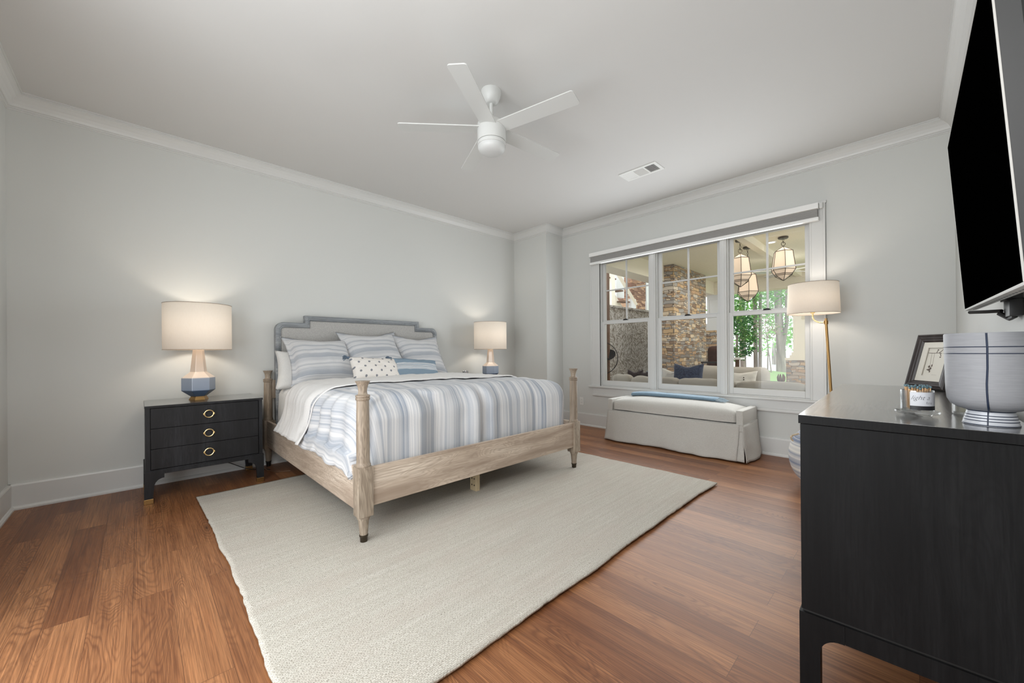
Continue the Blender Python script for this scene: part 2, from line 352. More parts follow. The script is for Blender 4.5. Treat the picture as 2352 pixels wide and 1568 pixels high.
def m_streak():
    t = NT('streaked_stucco'); tc = t.n('ShaderNodeTexCoord')
    def st(ang, off):
        m1 = t.n('ShaderNodeMapping'); m1.inputs['Rotation'].default_value = (0, ang, 0); m1.inputs['Location'].default_value = (off, 0, off); t.l(tc.outputs['Object'], m1.inputs[0])
        m2 = t.n('ShaderNodeMapping'); m2.inputs['Scale'].default_value = (56, 4, 12); t.l(m1.outputs[0], m2.inputs[0])
        return t.noise(m2.outputs[0], 1.0, 2, .5, .6)
    a, b, c = st(.45, 0), st(-.6, 5), st(1.35, 9)
    s1 = t.ramp(t.noise(t.coord((1,1,1)), 5.5, 1), [(.47, (0,0,0)), (.53, (1,1,1))]); s2 = t.ramp(t.noise(t.coord((1.3,1,1.1)), 4.3, 1), [(.50, (0,0,0)), (.56, (1,1,1))])
    f = t.mix(s2, t.mix(s1, a, b), c)
    col = t.ramp(f, [(.36, srgb(118, 112, 102)), (.50, srgb(160, 156, 148)), (.57, srgb(232, 232, 230)), (.66, srgb(196, 194, 190))])
    big = t.noise(t.coord(), 1.6, 2); col = t.mix(t.math('MULTIPLY', big, .45), col, srgb(150, 140, 124))
    t.bump(f, .8, .02)
    return t.set(col, .9, None, .1)
STREAK = m_streak()
CREAMP = paint('cream_exterior_paint', srgb(232, 225, 206), .6); BROWNT = paint('brown_trim_paint', srgb(104, 76, 56), .6)
def m_bead():
    t = NT('beadboard_ceiling'); w = t.n('ShaderNodeTexWave', bands_direction='X'); w.inputs['Scale'].default_value = 3.6; t.l(t.coord(), w.inputs[0])
    g = t.ramp(w.outputs[0], [(.0, (0,0,0)), (.06, (1,1,1))]); gr = t.noise(t.coord((3,60,1)), 1, 3)
    c = t.mix(t.math('MULTIPLY', gr, .3), srgb(236, 230, 212), srgb(210, 202, 180)); c = t.mix(g, srgb(206, 199, 178), c)
    return t.set(c, .6)
BEAD = m_bead()
def m_ground():
    t = NT('lawn_and_mulch'); tc = t.n('ShaderNodeTexCoord'); sp = t.n('ShaderNodeSeparateXYZ'); t.l(tc.outputs['Object'], sp.inputs[0])
    n = t.noise(t.coord((1,1,1)), 1.5, 3); f = t.noise(t.coord(), 50, 4, .7)
    k = t.math('ADD', t.math('SUBTRACT', sp.outputs[1], 2.9), t.math('MULTIPLY', t.math('SUBTRACT', n, .5), .9))
    k2 = t.ramp(k, [(.0, (0,0,0)), (.25, (1,1,1))])
    g = t.mix(f, srgb(120, 158, 96), srgb(176, 204, 148)); mu = t.mix(f, srgb(150, 118, 104), srgb(206, 178, 164))
    t.bump(f, .6, .02)
    return t.set(t.mix(k2, g, mu), .95, None, .1)
GROUND = m_ground()
PATIO = paint('patio_slate', srgb(196, 188, 176), .8, .2, 6)
LAKE = paint('lake_water', srgb(226, 232, 236), .15)  # near-white base colour stands in for the sky's reflection
def m_leaf(name, a, b, c):
    t = NT(name); f = t.noise(t.coord(), 9, 3, .6); f2 = t.noise(t.coord(), 1.7, 2)
    col = t.ramp(t.math('ADD', t.math('MULTIPLY', f, .6), t.math('MULTIPLY', f2, .4)), [(.36, a), (.5, b), (.64, c)])
    tr = t.n('ShaderNodeBsdfTranslucent'); t.l(col, tr.inputs[0]); m = t.n('ShaderNodeMixShader'); m.inputs[0].default_value = .5
    t.set(col, .6, None, .3); t.l(t.b.outputs[0], m.inputs[1]); t.l(tr.outputs[0], m.inputs[2]); t.l(m.outputs[0], t.out.inputs[0]); return t.m
LEAFB = m_leaf('bright_leaves', srgb(66, 116, 44), srgb(118, 178, 84), srgb(176, 220, 138))
LEAFD = m_leaf('holly_leaves', srgb(24, 66, 34), srgb(58, 112, 56), srgb(134, 160, 78))
LEAFR = m_leaf('maple_leaves', srgb(120, 88, 84), srgb(170, 150, 140), srgb(180, 200, 150))
BARK = wood('grey_bark', srgb(120, 112, 106), srgb(168, 160, 152), srgb(204, 198, 190), axis=2, rough=.9, stretch=.5, rings=.3, spec=.1)

# ---------------------------------------------------------------- mesh helpers
class B:
    def __init__(s): s.bm = bmesh.new(); s.uv = None
    def box(s, x0, y0, z0, x1, y1, z1, bev=0.0, seg=2):
        r = bmesh.ops.create_cube(s.bm, size=1.0)
        for v in r['verts']:
            v.co = Vector((x0+(v.co.x+.5)*(x1-x0), y0+(v.co.y+.5)*(y1-y0), z0+(v.co.z+.5)*(z1-z0)))
        if bev > 0:
            es = {e for v in r['verts'] for e in v.link_edges}
            bmesh.ops.bevel(s.bm, geom=list(es), offset=bev, segments=seg, affect='EDGES', profile=.6)
        return s
    def lathe(s, prof, c=(0,0), seg=32, closed=False, start=0.0):
        rings = []
        for r, z in prof:
            if r < 1e-5: rings.append([s.bm.verts.new((c[0], c[1], z))])
            else: rings.append([s.bm.verts.new((c[0]+r*math.cos(start+2*PI*i/seg), c[1]+r*math.sin(start+2*PI*i/seg), z)) for i in range(seg)])
        for a, b in zip(rings, rings[1:]):
            for i in range(seg):
                j = (i+1) % seg
                if len(a) == 1 and len(b) == 1: continue
                if len(a) == 1: s.bm.faces.new((a[0], b[j], b[i]))
                elif len(b) == 1: s.bm.faces.new((a[i], a[j], b[0]))
                else: s.bm.faces.new((a[i], a[j], b[j], b[i]))
        if closed:
            for rg, flip in ((rings[0], True), (rings[-1], False)):
                if len(rg) > 1: s.bm.faces.new(list(reversed(rg)) if flip else rg)
        return s
    def prism(s, poly, axis, a, b):
        """poly: 2D list; axis 'x': poly=(y,z), 'y': poly=(x,z), 'z': poly=(x,y)"""
        def P(p, t): return {'x': (t, p[0], p[1]), 'y': (p[0], t, p[1]), 'z': (p[0], p[1], t)}[axis]
        A = [s.bm.verts.new(P(p, a)) for p in poly]; C = [s.bm.verts.new(P(p, b)) for p in poly]
        n = len(poly)
        s.bm.faces.new(A); s.bm.faces.new(list(reversed(C)))
        for i in range(n): s.bm.faces.new((A[i], C[i], C[(i+1) % n], A[(i+1) % n]))
        return s
    def tube(s, pts, r, seg=10, caps=True):
        pts = [Vector(p) for p in pts]; rad = r if isinstance(r, (list, tuple)) else [r]*len(pts)
        rings = []; up = Vector((0,0,1))
        for i, p in enumerate(pts):
            d = (pts[min(i+1, len(pts)-1)] - pts[max(i-1, 0)]).normalized()
            ref = Vector((1,0,0)) if abs(d.z) > .9 else up
            a = d.cross(ref).normalized(); b = d.cross(a).normalized()
            if rings and prev_a.dot(a) < 0: a = -a; b = -b
            prev_a = a
            rings.append([s.bm.verts.new(p + rad[i]*(math.cos(2*PI*k/seg)*a + math.sin(2*PI*k/seg)*b)) for k in range(seg)])
        for A, C in zip(rings, rings[1:]):
            for k in range(seg): s.bm.faces.new((A[k], A[(k+1) % seg], C[(k+1) % seg], C[k]))
        if caps: s.bm.faces.new(list(reversed(rings[0]))); s.bm.faces.new(rings[-1])
        return s
    def ring(s, c, R, r, n=(0,0,1), seg=36, ts=8, sx=1.0):
        n = Vector(n).normalized(); ref = Vector((0,0,1)) if abs(n.z) < .9 else Vector((1,0,0))
        a = n.cross(ref).normalized(); b = n.cross(a).normalized(); c = Vector(c); R_ = []
        for i in range(seg):
            t = 2*PI*i/seg; d = math.cos(t)*a*sx + math.sin(t)*b; p = c + R*d; dn = d.normalized()
            R_.append([s.bm.verts.new(p + r*(math.cos(2*PI*k/ts)*dn + math.sin(2*PI*k/ts)*n)) for k in range(ts)])
        for i in range(seg):
            A, C = R_[i], R_[(i+1) % seg]
            for k in range(ts): s.bm.faces.new((A[k], A[(k+1) % ts], C[(k+1) % ts], C[k]))
        return s
    def grid(s, fn, nu, nv, uv=None):
        V = [[s.bm.verts.new(fn(i/nu, j/nv)) for j in range(nv+1)] for i in range(nu+1)]
        if uv and s.uv is None: s.uv = s.bm.loops.layers.uv.new('UVMap')
        for i in range(nu):
            for j in range(nv):
                f = s.bm.faces.new((V[i][j], V[i+1][j], V[i+1][j+1], V[i][j+1]))
                if uv:
                    for lp, (a, b) in zip(f.loops, ((i, j), (i+1, j), (i+1, j+1), (i, j+1))): lp[s.uv].uv = uv(a/nu, b/nv)
        return s
    def ball(s, c, r, seg=12):
        rr = (r, r, r) if not isinstance(r, (tuple, list)) else r
        res = bmesh.ops.create_uvsphere(s.bm, u_segments=seg, v_segments=max(6, seg//2), radius=1.0)
        for v in res['verts']: v.co = Vector((c[0]+v.co.x*rr[0], c[1]+v.co.y*rr[1], c[2]+v.co.z*rr[2]))
        return s
    def quad(s, *p):
        s.bm.faces.new([s.bm.verts.new(q) for q in p]); return s
    def rot(s, ang, axis='Z', c=(0,0,0)):
        bmesh.ops.rotate(s.bm, verts=s.bm.verts, cent=c, matrix=Matrix.Rotation(ang, 3, axis)); return s
    def xf(s, m):
        bmesh.ops.transform(s.bm, verts=s.bm.verts, matrix=m); return s
    def obj(s, name, mat, parent=None, smooth=False, world=False, angle=.6):
        if world and parent is not None:
            p = parent
            off = Vector((0,0,0))
            while p is not None: off += p.location; p = p.parent
            bmesh.ops.translate(s.bm, verts=s.bm.verts, vec=-off)
        bmesh.ops.recalc_face_normals(s.bm, faces=s.bm.faces) if s.uv is None else None
        if smooth:
            for f in s.bm.faces: f.smooth = True
            for e in s.bm.edges:
                if len(e.link_faces) == 2 and e.calc_face_angle(0) > angle: e.smooth = False
        me = bpy.data.meshes.new(name); s.bm.to_mesh(me); s.bm.free(); me.materials.append(mat)
        o = bpy.data.objects.new(name, me); COL.objects.link(o); o.parent = parent
        return o
def thing(name, label, cat, loc=(0,0,0), rotz=0.0, group=None):
    o = bpy.data.objects.new(name, None); COL.objects.link(o); o.location = loc; o.rotation_euler = (0,0,rotz)
    o.empty_display_size = .1
    return tag(o, label, cat, group)
def tag(o, label, cat, group=None, kind=None):
    o['label'] = label; o['category'] = cat
    if group: o['group'] = group
    if kind: o['kind'] = kind
    return o
def struct(o): o['kind'] = 'structure'; return o
def copy_tree(o, parent=None):
    c = o.copy(); COL.objects.link(c); c.parent = parent
    for ch in [x for x in bpy.data.objects if x.parent == o]: copy_tree(ch, c)
    return c
def solid(o, th, off=-1.0):
    m = o.modifiers.new('solidify', 'SOLIDIFY'); m.thickness = th; m.offset = off; return o
def fbm(x, y, z=0.0): return noise.noise(Vector((x, y, z)))

# ---------------------------------------------------------------- room shell
XL, XR, YF, YB, HC = -0.674, 4.76, -0.2513, 4.4666, 2.973
BX, BY = 4.377, 3.782
T = .16
struct(B().box(XL-.5, YF-.2, -.12, XR+.02, YB+.02, 0).obj('floor', FLOOR))
struct(B().box(XL-T, YF-T, HC, XR+T, YB+T, HC+.12).obj('ceiling', CEIL))
struct(B().box(XL-T, YB, 0, XR+T, YB+T, HC).obj('wall_back', WALL))
struct(B().box(XL-T, YF-T, 0, XR+T, YF, HC).obj('wall_front', WALL))
struct(B().box(XL-T, 2.5, 0, XL, YB, HC).box(XL-T, YF, 0, XL, .2, HC).box(XL-T, .2, 2.45, XL, 2.5, HC).obj('wall_left', WALL))  # opening is made up, out of view, to let fill light in
WY0, WY1, WZ0, WZ1 = .69, 3.095, .60, 2.405
struct(B().box(XR, YF, 0, XR+T, WY0, HC).box(XR, WY1, 0, XR+T, YB, HC).box(XR, WY0, 0, XR+T, WY1, WZ0).box(XR, WY0, WZ1, XR+T, WY1, HC).obj('wall_right', WALL))
struct(B().box(BX, BY, 0, XR, YB, HC).obj('wall_corner', WALL))
POLY = [(XL, YF), (XR, YF), (XR, BY), (BX, BY), (BX, YB), (XL, YB)]
def sweep(prof, path, closed=False):
    """profile (inward offset, z) swept along path with mitred corners; inward is to the left of travel"""
    b = B(); n = len(path); rings = []
    for i, p in enumerate(path):
        a = path[i-1] if (closed or i > 0) else None; c = path[(i+1) % n] if (closed or i < n-1) else None
        def nrm(q, r):
            d = Vector((r[0]-q[0], r[1]-q[1])).normalized(); return Vector((-d.y, d.x))
        if a is None: m = nrm(p, c)
        elif c is None: m = nrm(a, p)
        else:
            n1, n2 = nrm(a, p), nrm(p, c); m = (n1+n2)/(1+n1.dot(n2))
        rings.append([b.bm.verts.new((p[0]+m.x*d, p[1]+m.y*d, z)) for d, z in prof])
    rng = range(n) if closed else range(n-1); k = len(prof)
    for i in rng:
        A, C = rings[i], rings[(i+1) % n]
        for j in range(k): b.bm.faces.new((A[j], C[j], C[(j+1) % k], A[(j+1) % k]))
    if not closed: b.bm.faces.new(list(reversed(rings[0]))); b.bm.faces.new(rings[-1])
    return b
Z = HC
crown = [(0, Z), (.088, Z), (.088, Z-.010), (.080, Z-.010), (.080, Z-.020), (.074, Z-.022), (.058, Z-.032), (.038, Z-.052), (.026, Z-.074), (.020, Z-.090), (.012, Z-.092), (.012, Z-.104), (.005, Z-.106), (.005, Z-.114), (0, Z-.116)]
struct(sweep(crown, POLY, True).obj('trim_1', TRIM))
base = [(0, 0), (.034, 0), (.034, .012), (.026, .024), (.018, .026), (.018, .170), (.014, .182), (0, .182)]
struct(sweep(base, [(BX, YB), (XL, YB)]).obj('baseboard_back', TRIM))
struct(sweep(base, [(XR, YF), (XR, BY), (BX, BY), (BX, YB-.0)]).obj('baseboard_right', TRIM))
struct(sweep(base, [(XL, YB), (XL, 2.6)]).obj('baseboard_left', TRIM))
struct(sweep(base, [(XL, YF), (XR, YF)]).obj('baseboard_front', TRIM))
struct(B().box(XL-.005, 2.5, 0, XL+.02, 2.6, 2.55, .003).box(XL-.005, .1, 0, XL+.02, .2, 2.55, .003).box(XL-.005, .1, 2.45, XL+.02, 2.6, 2.55, .003).obj('trim_2', TRIM))  # casing around the added left-wall opening

# window casing, stool, apron, mullions
def casing():
    b = B(); x1 = XR
    for (ya, yb) in ((WY1, 3.25), (.568, WY0)):
        b.box(x1-.022, ya, .60, x1+.001, yb, 2.52, .004)
        oy = yb if ya > 2 else ya; s_ = -1 if ya > 2 else 1
        b.box(x1-.030, min(oy, oy+s_*.02), .60, x1, max(oy, oy+s_*.02), 2.52, .004)
        iy = ya if ya > 2 else yb; b.box(x1-.027, min(iy, iy-s_*.014), .60, x1, max(iy, iy-s_*.014), 2.42, .003)
    b.box(x1-.022, WY0, WZ1, x1+.001, WY1, 2.52, .004); b.box(x1-.032, .56, 2.505, x1, 3.258, 2.53, .004)
    for (ya, yb) in ((2.268, 2.345), (1.440, 1.507)):
        b.box(x1-.022, ya, .60, x1+.10, yb, WZ1, .004); b.box(x1-.028, ya+.018, .60, x1, yb-.018, WZ1-.001, .003)
    return b.obj('trim_3', TRIM)
struct(casing())
struct(B().box(XR-.055, .53, .578, XR+.10, 3.285, .602, .006).box(XR-.020, .60, .485, XR, 3.215, .578, .003).box(XR-.034, .59, .455, XR, 3.225, .486, .008).obj('trim_4', TRIM))
# ---- windows
def window(idx, y0, y1):
    w = bpy.data.objects.new('window_%d' % idx, None); COL.objects.link(w); w.location = (XR+.06, (y0+y1)/2, WZ0); struct(w)
    fr = B(); jx0, jx1 = XR+.012, XR+.12
    fr.box(jx0, y0, .612, jx1, y0+.0115, 2.392).box(jx0, y1-.0115, .612, jx1, y1, 2.392).box(jx0, y0, 2.392, jx1, y1, 2.404)
    fr.box(jx0-.004, y0, .602, jx1, y1, .611)
    fr.obj('window_frame', TRIM, w, world=True)
    a, c = y0+.012, y1-.012
    lo = B(); x0, x1 = XR+.018, XR+.050; st = .038
    lo.box(x0, a, .612, x1, a+st, 1.518, .003).box(x0, c-st, .612, x1, c, 1.518, .003).box(x0+.001, a+st, .612, x1-.001, c-st, .680, .003).box(x0+.001, a+st, 1.478, x1-.001, c-st, 1.518, .003)
    ls = lo.obj('lower_sash', TRIM, w, world=True)
    up = B(); x2, x3 = XR+.054, XR+.086; zm = 1.96; ym = (a+c)/2
    up.box(x2, a, 1.49, x3, a+st, 2.39, .003).box(x2, c-st, 1.49, x3, c, 2.39, .003).box(x2+.001, a+st, 1.49, x3-.001, c-st, 1.535, .003).box(x2+.001, a+st, 2.345, x3-.001, c-st, 2.39, .003)
    us = up.obj('upper_sash', TRIM, w, world=True)
    B().box(x2+.006, ym-.010, 1.53, x3-.006, ym+.010, 2.35, .002).box(x2+.007, a+st, zm-.009, x3-.007, ym-.010, zm+.009, .002).box(x2+.007, ym+.010, zm-.009, x3-.007, c-st, zm+.009, .002).obj('muntin', TRIM, us, world=True)
    B().box(x0+.014, a+st-.002, .676, x0+.018, c-st+.002, 1.482).obj('pane', PANE, ls, world=True)
    B().box(x2+.014, a+st-.002, 1.531, x2+.018, c-st+.002, 2.349).obj('pane', PANE, us, world=True)
    B().box(x0+.004, ym-.034, 1.517, x1+.006, ym+.034, 1.526, .003).tube([(x0+.016, ym-.026, 1.530), (x0+.010, ym, 1.534), (x0+.02, ym+.03, 1.530)], .006, 8).obj('sash_lock', BLACKM, w, smooth=True, world=True)
window(1, 2.345, 3.095); window(2, 1.507, 2.268); window(3, .69, 1.440)
# ---- blind on the head casing
bl = thing('cellular_blind', 'raised white pleated blind spanning the head of the triple window', 'blind', (4.70, 1.90, 2.34))
B().box(4.664, .612, 2.448, 4.728, 3.222, 2.502, .004).obj('headrail', paint('blind_white', srgb(240, 240, 238), .35), bl, world=True)
pl = B()
for i in range(9): 
    z0 = 2.371+i*.0086; pl.box(4.684+.003*(i % 2), .622, z0, 4.722, 3.212, z0+.0052)
pl.box(4.692, .622, 2.37, 4.718, 3.212, 2.455)
pl.obj('pleated_fabric', paint('blind_grey', srgb(170, 168, 165), .8), bl, world=True)
B().box(4.672, .612, 2.336, 4.726, 3.216, 2.368, .005).obj('bottom_rail', MATS['blind_white'], bl, world=True)
B().box(4.690, .582, 2.450, 4.735, .610, 2.505, .006).obj('bracket', TRIM, bl, world=True); B().box(4.690, 3.224, 2.450, 4.735, 3.244, 2.505, .006).obj('bracket', TRIM, bl, world=True)
B().tube([(4.735, .684, 2.34), (4.735, .684, 1.46)], .0018, 6).lathe([(0, 1.430), (.008, 1.432), (.010, 1.45), (.004, 1.468), (0, 1.47)], (4.735, .684), 10).obj('pull_cord', GREYP, bl, smooth=True, world=True)
# ---- ceiling register
vt = thing('ceiling_vent', 'white rectangular air register set in the ceiling beyond the fan', 'vent', (3.785, 1.955, HC))
fr = B(); X0, X1, Y0, Y1 = 3.680, 3.895, 1.752, 2.160; zb = HC-.008
fr.box(X0, Y0, zb, X0+.03, Y1, HC, .002).box(X1-.03, Y0, zb, X1, Y1, HC, .002).box(X0+.03, Y0, zb, X1-.03, Y0+.03, HC, .002).box(X0+.03, Y1-.03, zb, X1-.03, Y1, HC, .002)
for yy in (1.893, 2.015): fr.box(X0+.03, yy-.006, zb, X1-.03, yy+.006, HC)
fr.obj('frame', WHITE_PLASTIC, vt, world=True)
B().box(X0+.03, Y0+.028, HC-.0015, X1-.03, Y1-.028, HC-.0005).obj('backing', BLACKM, vt, world=True)
def lam(ya, yb, ang, dirx):
    b = B()
    if dirx:
        n = 11
        for i in range(n):
            y = ya + (i+.5)*(yb-ya)/n; d = .0055; s_ = math.sin(ang)*d; c_ = abs(math.cos(ang))*.0035
            b.quad((X0+.03, y-d*.8, HC-.002 if ang > 0 else zb), (X1-.03, y-d*.8, HC-.002 if ang > 0 else zb), (X1-.03, y+d*.8, zb if ang > 0 else HC-.002), (X0+.03, y+d*.8, zb if ang > 0 else HC-.002))
    else:
        n = 12
        for i in range(n):
            x = X0+.032+(i+.5)*(X1-X0-.064)/n
            b.quad((x-.004, ya, HC-.002), (x-.004, yb, HC-.002), (x+.006, yb, zb), (x+.006, ya, zb))
    return solid(b.obj('louvre', WHITE_PLASTIC, vt, world=True), .0008)
lam(2.02, 2.13, 1, True); lam(1.90, 2.01, 0, False); lam(1.782, 1.888, -1, True)

# ---------------------------------------------------------------- ceiling fan
FX, FY = 1.833, 2.092
fan = thing('ceiling_fan', 'white five-blade ceiling fan with short downrod and round light', 'fan', (FX, FY, HC))
B().lathe([(0, HC), (.072, HC), (.073, HC-.012), (.066, HC-.040), (.050, HC-.078), (.036, HC-.088), (.030, HC-.090), (.0, HC-.088)], (FX, FY), 40).obj('canopy', FANW, fan, smooth=True, world=True)
B().lathe([(.013, HC-.08), (.013, 2.80), (.018, 2.80), (.024, 2.79), (.024, 2.745), (0, 2.745)], (FX, FY), 24).obj('downrod', FANW, fan, smooth=True, world=True)
B().lathe([(.0, 2.752), (.040, 2.75), (.092, 2.742), (.102, 2.730), (.103, 2.604), (.0, 2.604)], (FX, FY), 48).obj('motor_housing', FANW, fan, smooth=True, world=True)
B().lathe([(.0, 2.603), (.097, 2.603), (.097, 2.597), (.102, 2.597), (.102, 2.576), (0, 2.576)], (FX, FY), 48).obj('light_ring', FANW, fan, smooth=True, world=True)
B().lathe([(.098, 2.576), (.098, 2.562), (.090, 2.545), (.072, 2.532), (.045, 2.524), (0, 2.521)], (FX, FY), 40).obj('light_globe', paint('opal_globe', srgb(205, 206, 205), .45), fan, smooth=True, world=True)
for k in range(5):
    a = math.radians(67.7+72*k); b = B(); L0, L1, w = .085, .655, .062; n = 8
    out = [(L0, -w*.92), (L1-.02, -w)] + [(L1-.02+.02*math.sin(t*PI/2/4), -w+.02-.02*math.cos(t*PI/2/4)) for t in range(1, 5)]
    out += [(p[0], -p[1]) for p in reversed(out)]
    b.prism(out, 'z', -.0035, .0035)
    b.xf(Matrix.Translation((FX, FY, 2.700)) @ Matrix.Rotation(a, 4, 'Z') @ Matrix.Rotation(math.radians(-8), 4, 'X'))
    b.obj('blade', FANW, fan, world=True)

# ---------------------------------------------------------------- rug
RX0, RX1, RY0, RY1, RT = .305, 3.375, 1.105, 3.765, .012
def rugf(u, v):
    ex = .010*fbm(v*9, 3.1)+.004*fbm(v*50, 5.2); ey = .012*fbm(u*8, 8.3)+.004*fbm(u*60, 1.2)
    x = RX0+(RX1-RX0)*u + ex*(1-2*u)*1.3; y = RY0+(RY1-RY0)*v + ey
    # gently bowed edges like a hand-woven rug
    x += .02*math.sin(v*PI)*(1-u) ; y += (.035*math.sin(u*PI*1.0)-.01)*v*0 - .012*math.sin(u*PI*2)*(1-v)
    cr = .03; return Vector((x, y, RT + .0012*fbm(x*7, y*7)))
rg = B().grid(rugf, 150, 130).obj('area_rug', RUG, smooth=True)
tag(rg, 'large cream woven rug lying under the bed on the plank floor', 'rug'); solid(rg, RT-.001)

# ---------------------------------------------------------------- bed
bed = thing('bed', 'weathered oak king bed with four short turned posts and upholstered headboard', 'bed', (1.91, 3.28, 0))
def bed_post(x, y, foot=True):
    h = .94 if foot else .933; zf = RT if foot else 0.0
    p = bpy.data.objects.new('bed_post', None)
    b = B(); s = .0425
    b.box(x-s, y-s, .172, x+s, y+s, .452, .004)
    b.lathe([(.0, .452), (.041, .452), (.042, .462), (.038, .470), (.0365, .480), (.0365, .64), (.0345, h-.115), (.0345, h-.112), (.037, h-.110), (.040, h-.105), (.040, h-.098), (.036, h-.094), (.040, h-.090), (.040, h-.082), (.026, h-.076), (.0235, h-.062), (.025, h-.045), (.030, h-.025), (.038, h-.008), (.041, h-.003), (.041, h), (0, h)], (x, y), 36)
    b.lathe([(0, .172), (.036, .172), (.037, .160), (.030, .148), (.027, .12), (.0215, zf+.046), (0, zf+.046)], (x, y), 30)
    o = b.obj('bed_post', OAKZ, bed, smooth=True, world=True, angle=.7)
    B().lathe([(0, zf+.052), (.0245, zf+.052), (.0245, zf+.044), (.0215, zf+.040), (.0185, zf), (0, zf)], (x, y), 28).obj('ferrule', BRONZE if foot else BLACKM, o, smooth=True, world=True)
    return o
PX0, PX1, PYF, PYH = .920, 2.900, 2.185, 4.386
bed_post(PX0, PYF); bed_post(PX1, PYF); bed_post(PX0-.012, PYH, False); bed_post(PX1+.012, PYH, False)
for x0, x1, l0, l1 in ((.888, .912, .912, .935), (2.908, 2.932, 2.885, 2.908)):
    B().box(x0, PYF+.03, .200, x1, PYH-.03, .448, .003).box(l0, PYF+.04, .200, l1, PYH-.03, .432, .003).obj('side_rail', OAKY, bed, world=True)
B().box(PX0+.03, 2.158, .222, PX1-.03, 2.182, .446, .003).box(PX0+.03, 2.182, .222, PX1-.03, 2.205, .430, .003).obj('foot_rail', OAKX, bed, world=True)
sl = B()
for i in range(11): sl.box(.93, 2.30+i*.19, .262, 2.89, 2.37+i*.19, .280)
sl.box(1.86, 2.22, .205, 1.95, 4.36, .262)
sl.obj('slat_base', PINE, bed, world=True)
for yy, zz in ((2.345, RT), (3.3, RT), (4.2, 0)):
    lg = B().box(1.868, yy, zz, 1.906, yy+.075, .262, .002).obj('support_leg', PINE, bed, world=True)
    if yy < 3:
        for hz in (.065, .115, .165):
            for hy in (.022, .052): B().tube([(1.8672, yy+hy, hz), (1.8690, yy+hy, hz)], .006, 10).obj('screw_hole', BLACKM, lg, world=True)
# headboard
def hb_outline(off=0.0, r=.075):
    x0, x1, zs, zt, xs0, xs1 = .968+off, 2.826-off, 1.413-off, 1.488-off, 1.233+off, 2.560-off
    r = max(.02, r-off*.8); pts = [(x0, .36)]
    for i in range(9): t = PI - i*PI/16; pts.append((x0+r+r*math.cos(t), zs-r+r*math.sin(t)))
    pts += [(xs0, zs), (xs0, zt), (xs1, zt), (xs1, zs)]
    for i in range(9): t = PI/2 - i*PI/16; pts.append((x1-r+r*math.cos(t), zs-r+r*math.sin(t)))
    pts += [(x1, .36)]
    return pts
def hb_frame():
    b = B()
    levels = [(0.0, 4.410), (0.0, 4.352), (.004, 4.348), (.030, 4.346), (.034, 4.352), (.038, 4.352), (.042, 4.349), (.046, 4.352), (.052, 4.362)]
    rings = []
    for off, y in levels: rings.append([b.bm.verts.new((p[0], y, p[1])) for p in hb_outline(off)])
    for A, C in zip(rings, rings[1:]):
        for i in range(len(A)-1): b.bm.faces.new((A[i], A[i+1], C[i+1], C[i]))
    b.prism(hb_outline(.01), 'y', 4.385, 4.408)
    return b
hbf = hb_frame().obj('headboard', GREYOAK, bed, world=True)
def hb_panel():
    b = B(); pts = hb_outline(.050)
    n = len(pts); A = [b.bm.verts.new((p[0], 4.366, p[1])) for p in pts]; pi_ = hb_outline(.062); C = [b.bm.verts.new((p[0], 4.354, p[1])) for p in pi_]
    for i in range(n-1): b.bm.faces.new((A[i], A[i+1], C[i+1], C[i]))
    b.bm.faces.new(C); return b
hb_panel().obj('upholstered_panel', HEADF, hbf, world=True)
B().box(PX0+.02, 4.366, .66, .975, 4.396, .84, .004).box(2.82, 4.366, .66, PX1-.02, 4.396, .84, .004).box(PX0, 4.372, .22, PX1, 4.398, .44, .003).obj('connecting_block', OAKZ, bed, world=True)

# mattress with sheet
def softbox(x0, y0, z0, x1, y1, z1, r, amp=.006, sc=5, nu=60, nv=60, crown_=0.0):
    """rounded box surface: top + four sides as one draped grid"""
    b = B(); per = z1-z0
    def f(u, v):
        U = (u*2-1); V = (v*2-1)
        Lx, Ly = (x1-x0)/2, (y1-y0)/2; tx = Lx-r+r*PI/2+per-r; ty = Ly-r+r*PI/2+per-r
        sx, sy = U*tx, V*ty
        dx, dy = max(0, abs(sx)-(Lx-r)), max(0, abs(sy)-(Ly-r))
        d = math.hypot(dx, dy); qx, qy = (dx/d, dy/d) if d > 1e-9 else (0, 0)
        arc = r*PI/2
        if d <= arc: ho, dr = r*math.sin(d/r), r*(1-math.cos(d/r))
        else: ho, dr = r, r+(d-arc)
        X = math.copysign(min(abs(sx), Lx-r)+ho*qx, sx); Y = math.copysign(min(abs(sy), Ly-r)+ho*qy, sy)
        z = z1-min(dr, per); k = amp*fbm(X*sc+9, Y*sc, z*sc)
        cz = crown_*(1-abs(X/Lx)**2.6)*(1-abs(Y/Ly)**5) if dr < r else 0
        return Vector(((x0+x1)/2+X*(1+k), (y0+y1)/2+Y*(1+k*.6), z+k+cz))
    return b.grid(f, nu, nv)
mt = softbox(.972, 2.345, .285, 2.848, 4.335, .765, .07, .008, 5, 90, 90).obj('mattress', SHEET, smooth=True, angle=2)
tag(mt, 'king mattress in a wrinkled white fitted sheet, under the striped duvet', 'mattress')

